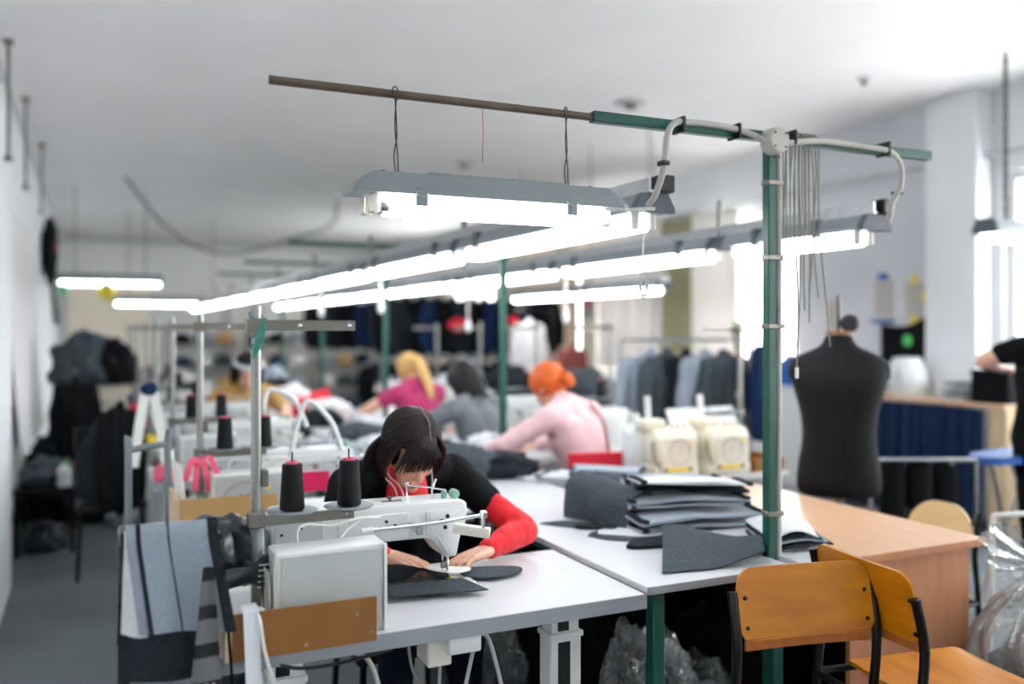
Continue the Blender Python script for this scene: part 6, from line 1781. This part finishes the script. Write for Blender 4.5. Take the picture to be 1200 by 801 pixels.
jacket('maroon jacket on the black coat stand', 5.15, 9.3, 1.36, 0.3, 'maroon', 0.62, 0.4, None, 1)
jacket('white coat hanging by the black coat stand', 4.62, 9.4, 1.66, 0.3, 'white_shirt', 0.7, 0.44, None, 0)
def bundle_on_table(x, y, label, m, sz):
    t = thing('side_table', 'wooden side table under %s' % label, 'table', (x, y, 0))
    obj('tabletop', bx(-0.4, 0.4, -0.3, 0.3, 0.7, 0.74, 0.005), 'beech_top', t, smooth=False)
    for a in (-0.36, 0.36):
        for b_ in (-0.26, 0.26): obj('leg', bx(a - 0.02, a + 0.02, b_ - 0.02, b_ + 0.02, 0, 0.7), 'beech', t, smooth=False)
    single('cloth_heap', heap(0.32, 0.24, sz, int(x * 10 + y), 4, 0.3, 2.4), m, label, 'cloth heap', None, (x, y, 0.741))
bundle_on_table(4.35, 7.6, 'grey heap past the orange haired worker', 'felt', 0.26)
bundle_on_table(5.2, 8.3, 'white heap before the farther window', 'white_shirt', 0.2)
bundle_on_table(4.2, 9.0, 'charcoal heap near the coat stand', 'felt_dark', 0.24)
bundle_on_table(3.7, 9.2, 'pale heap in front of the far racks', 'pale_cloth', 0.2)
t = thing('office_cabinet', 'white cabinet standing at the pale wall near the far racks', 'cabinet', (5.55, 12.5, 0))
obj('carcass', bx(-0.4, 0.6, -0.3, 0.3, 0, 1.35, 0.01), 'white_paint', t, smooth=False)
for s in (0, 1):
    d = obj('door', bx(-0.39 + 0.5 * s, 0.09 + 0.5 * s, -0.32, -0.301, 0.05, 1.33, 0.003), 'white_paint', t, smooth=False)
    obj('handle', tb([(0.05 + 0.09 * s, -0.335, 0.6), (0.05 + 0.09 * s, -0.335, 0.8)], 0.008, 6), 'steel', d)
# far end wall: pale hangings and shelves
t = thing('wall_sheet', 'pale sheet hung on the end wall behind the lamp rows', 'sheet', (0, 0, 0))
def f(u, v): return (2.5 + 1.4 * u, 19.1 - 0.03 * math.sin(u * 26), 2.15 - 1.35 * v)
obj('cloth', sh(f, 40, 4, 0.01), 'sheer', t); obj('rod', tb([(2.4, 19.1, 2.17), (4.0, 19.1, 2.17)], 0.02, 8), 'pipe', t)
SH = [('black_cloth', 'black'), ('felt', 'grey'), ('white_shirt', 'white'), ('navy', 'navy'), ('card', 'brown'), ('light_cloth', 'light grey')]
for s_, (x0, y0) in enumerate(((1.4, 18.7), (2.8, 18.4), (4.3, 18.7))):
    t = thing('store_shelf', 'steel store shelf at the end wall, %s' % ('nearest the cream door', 'middle one', 'nearest the window wall')[s_], 'shelf', (x0, y0, 0))
    for z in (0.3, 0.75, 1.2): obj('shelf_board', bx(0, 1.2, 0, 0.4, z - 0.02, z), 'dull_steel', t, smooth=False)
    for a in (0.0, 1.2):
        for b_ in (0.0, 0.4): obj('upright', bx(a - 0.015, a + 0.015, b_ - 0.015, b_ + 0.015, 0, 1.55), 'dull_steel', t, smooth=False)
    for k in range(9):
        m, c = SH[(k * 5 + s_) % 6]
        z = (0.3, 0.75, 1.2)[k // 3]
        single('cloth_heap', heap(0.17, 0.15, 0.14 + 0.02 * (k % 3), 200 + k + 10 * s_, 3, 0.25, 2.2), m, '%s heap in bay %s of the %s board of the %s store shelf' % (c, 'abc'[k % 3], ('lowest', 'middle', 'top')[k // 3], ('first', 'second', 'third')[s_]), 'cloth heap', 'heaps on the store shelves', (x0 + 0.2 + 0.4 * (k % 3), y0 + 0.2, z + 0.001))

# ================================================================ the aisle along the white wall
def balloon(label, x, y, z, r, m, top):
    t = thing('balloon', label, 'balloon', (x, y, z))
    obj('skin', lt([(0, -r * 1.2)] + [(r * math.cos(a), r * math.sin(a) * (1.12 if a < 0 else 1.0)) for a in [-1.45 + 2.95 * i / 14 for i in range(15)]] + [(0, r)], (0, 0, 0), 24), m, t)
    obj('string', tb([(0, 0, r), (0, 0, top - z)], 0.003, 5), 'cable_white', t)
balloon('yellow balloon hung under the aisle lamp', 0.15, 12.95, 2.0, 0.115, 'yellow_balloon', 2.12)
balloon('small green balloon at the wall end of the aisle lamp', -0.36, 12.95, 2.02, 0.07, 'balloon_green', 2.12)
t = thing('wall_coat', 'dark coat with red detail hung high on the white wall', 'coat', (-0.52, 12.6, 2.65))
obj('coat', heap(0.09, 0.3, 0.4, 150, 4, 0.2, 2.5, False), 'black_cloth', t, (0.02, 0, -0.62)); obj('red_patch', heap(0.03, 0.1, 0.06, 151, 3, 0.2, 2, False), 'maroon', t, (0.09, -0.15, -0.2))
obj('strip', tb([(0.05, -0.1, -0.5), (0.1, -0.15, -1.1)], 0.03, 8), 'felt_dark', t)
obj('wall_hook', tb([(-0.08, 0, 0.0), (0.02, 0, 0.0), (0.03, 0, 0.03)], 0.012, 6), 'steel', t)
def wallcurt(u, v): return (-0.54 - 0.02 * math.sin(u * 30) * (0.4 + 0.6 * v) + 0.10 * v * v, 7.0 + 2.4 * u, 2.35 - 1.75 * v)
t = thing('curtain', 'white dust sheet hung along the bare white wall', 'curtain', (0, 0, 0)); obj('cloth', sh(wallcurt, 60, 8, 0.006), 'white_shirt', t); obj('rod', tb([(-0.55, 6.9, 2.36), (-0.55, 9.5, 2.36)], 0.012, 8), 'pipe', t)
t = thing('filing_cabinet', 'cream cabinet in the aisle under a mound of dark clothes', 'cabinet', (-0.02, 8.9, 0))
obj('carcass', bx(-0.2, 0.3, 0, 0.5, 0, 0.98, 0.008), 'cream_plastic', t, smooth=False)
for k in range(3):
    d = obj('drawer', bx(-0.18, 0.28, -0.018, -0.001, 0.05 + 0.31 * k, 0.34 + 0.31 * k, 0.003), 'cream_plastic', t, smooth=False)
    obj('handle', bx(-0.02, 0.12, -0.035, -0.018, 0.2 + 0.31 * k, 0.22 + 0.31 * k), 'dull_steel', d, smooth=False)
single('cloth_heap', heap(0.30, 0.28, 0.33, 160, 4, 0.3, 2.2), 'felt', 'grey mound of clothes on the cream cabinet', 'cloth heap', None, (-0.05, 9.1, 0.981))
single('cloth_heap', heap(0.18, 0.2, 0.30, 162, 4, 0.3, 2.2), 'black_cloth', 'black clothes hanging over the cream cabinet edge', 'cloth heap', None, (0.18, 9.05, 0.981))
jacket('black jacket hanging against the cream cabinet', -0.14, 8.25, 1.16, 0.2, 'black_cloth', 0.8, 0.5, None, 0).scale = (0.62, 0.8, 0.85)
t = thing('coat_hook_stand', 'black stand behind the jacket in the aisle', 'stand', (-0.14, 8.36, 0)); obj('pole', tb([(0, 0, 0), (0, 0, 1.3)], 0.014, 8), 'black', t); obj('arm', tb([(0, 0, 1.17), (0, -0.13, 1.17)], 0.008, 8), 'black', t); obj('foot', tb([(-0.25, 0, 0.015), (0.25, 0, 0.015)], 0.015, 8), 'black', t); obj('foot', tb([(0, -0.2, 0.015), (0, 0.2, 0.015)], 0.015, 8), 'black', t)
stool(0.10, 6.05, 'black chair in the aisle hung with dark jackets', 'black_plastic', 0.45, 'black_plastic', PI)
single('cloth_heap', heap(0.17, 0.2, 0.36, 170, 4, 0.25, 2.2), 'felt_dark', 'charcoal jackets heaped on the black aisle chair', 'cloth heap', None, (0.09, 6.0, 0.451))
jacket('dark jacket slung at the front of the black aisle chair', 0.14, 5.78, 1.12, 0.3, 'black_cloth', 0.7, 0.36, None, 1).scale = (0.62, 0.8, 0.9)
t = thing('rail_frame', 'white tubular frame standing at the end of the second table', 'frame', (0.115, 3.56, 0))
obj('frame', tb([(0, 0, 0), (0, 0, 1.03), (0.01, 0, 1.055), (0.13, 0, 1.07), (0.135, 0, 1.05), (0.135, 0, 0)], 0.013, 8, 2), 'housing', t)
for z in (0.72, 0.4): obj('rung', tb([(0, 0, z), (0.135, 0, z + 0.01)], 0.011, 8), 'housing', t)
t = thing('strap', 'white and black strap hung on the third stand of the white wall row', 'strap', (0.24, 4.6, 1.20))
for k in range(2):
    def f(u, v, k=k): return ((u - 0.5) * 0.045 + (-0.02 - 0.05 * v if k == 0 else 0.02 + 0.06 * v), 0.01 * k, -0.36 * v)
    obj('band', sh(f, 4, 8, 0.004), 'paper', t)
obj('knot', heap(0.035, 0.025, 0.03, 5, 3, 0.2, 2, False), 'navy', t, (0, 0, -0.02))
obj('hook', tb([(0.0, 0, 0.0), (0.06, 0.0, 0.03), (0.105, -0.035, 0.03)], 0.005, 6), 'steel', t)
for k in range(6):
    m, c = [('ribbon_pink', 'pink'), ('yellow', 'yellow'), ('orange', 'orange'), ('red_cloth', 'red'), ('navy', 'navy'), ('yellow', 'yellow')][k]
    single('yarn_ball', heap(0.05, 0.05, 0.07, 180 + k, 3, 0.15, 2), m, '%s bundle at the aisle end of the %s sewing table' % (c, nth[min(7, k + 2)]), 'bundle', None, (0.31, 2.15 + 1.25 * (k + 2), TZ))
t = thing('ribbon', 'pink ribbon bow tied to the second thread stand', 'ribbon', (0.352, 3.43, 0.98))
for k in range(4):
    a = (-0.9, -0.3, 0.4, 1.0)[k]
    def f(u, v, a=a): return (0.07 * v * math.sin(a) + (u - 0.5) * 0.022, -0.016 + 0.01 * math.sin(v * 5), 0.03 - 0.10 * v * abs(math.cos(a)) * (1 if k in (0, 3, 1) else 1.1) + 0.05 * math.sin(PI * v))
    obj('tail', sh(f, 4, 10, 0.002), 'ribbon_pink', t)
obj('knot', tb([(0.019 * math.cos(q), 0.019 * math.sin(q), 0.03) for q in [i * PI / 5 for i in range(11)]], 0.009, 6), 'ribbon_pink', t)
t = thing('bent_tube_lamp', 'two bent white tubes rising over the second sewing machine', 'lamp arm', (0.62, 3.66, 0))
obj('tube', tb([(-0.02, 0, 0.99), (-0.005, 0, 1.15), (0.01, 0, 1.245), (0.05, 0, 1.25), (0.12, 0, 1.21), (0.17, 0, 1.10)], 0.010, 10, 5), 'white_paint', t)
obj('tube', tb([(0.10, -0.02, 0.99), (0.13, -0.02, 1.12), (0.16, -0.02, 1.20), (0.20, -0.02, 1.19), (0.27, -0.02, 1.11), (0.31, -0.02, 1.0)], 0.010, 10, 5), 'white_paint', t)
t = thing('aisle_bench', 'low black bench by the white wall loaded with dark things', 'bench', (-0.33, 6.95, 0))
obj('seat', bx(-0.15, 0.22, -0.3, 0.5, 0.40, 0.44, 0.006), 'black', t, smooth=False)
for a in (-0.13, 0.2):
    for b_ in (-0.28, 0.48): obj('leg', bx(a - 0.015, a + 0.015, b_ - 0.015, b_ + 0.015, 0, 0.40), 'black', t, smooth=False)
for k, (x, y, z, a, b_, c, m, l) in enumerate(((-0.30, 6.95, 0.441, 0.15, 0.24, 0.12, 'felt', 'grey clothes heaped on the black aisle bench'), (-0.3, 6.9, 0, 0.13, 0.18, 0.13, 'shiny_black', 'black bag stored under the aisle bench'), (0.0, 8.0, 0, 0.2, 0.4, 0.2, 'black_cloth', 'black clothes thrown on the aisle floor'), (-0.32, 7.9, 0, 0.2, 0.35, 0.3, 'black_cloth', 'black pile on the floor past the aisle bench'), (0.22, 7.55, 0, 0.12, 0.25, 0.1, 'light_cloth', 'light grey cloth dropped on the aisle floor'), (-0.36, 9.9, 0, 0.2, 0.4, 0.35, 'felt_dark', 'charcoal pile by the far part of the white wall'))):
    single('cloth_heap', heap(a, b_, c, 190 + k, 4, 0.3, 2.3), m, l, 'cloth heap', None, (x, y, z))
bottle('white bottle with green label among the things on the aisle bench', (-0.18, 6.72, 0.441), 0.045, 0.16, 'bottle', 'lime')
for k in range(8):
    single('oddment', heap(0.09, 0.08, 0.12 + 0.03 * (k % 3), 220 + k, 3, 0.3, 2.2), ['orange', 'white_shirt', 'black_cloth', 'red_cloth', 'light_cloth', 'black_cloth', 'card', 'yellow'][k], '%s oddment lying at the far end of the white wall tables, %s' % (['orange', 'white', 'black', 'red', 'light grey', 'charcoal', 'brown', 'yellow'][k], ['nearest', 'second', 'third', 'fourth', 'fifth', 'sixth', 'seventh', 'last'][k]), 'oddment', 'oddments on the far tables', (0.75 + 0.25 * (k % 2), 2.17 + 1.25 * (4 + k // 2), TZ))
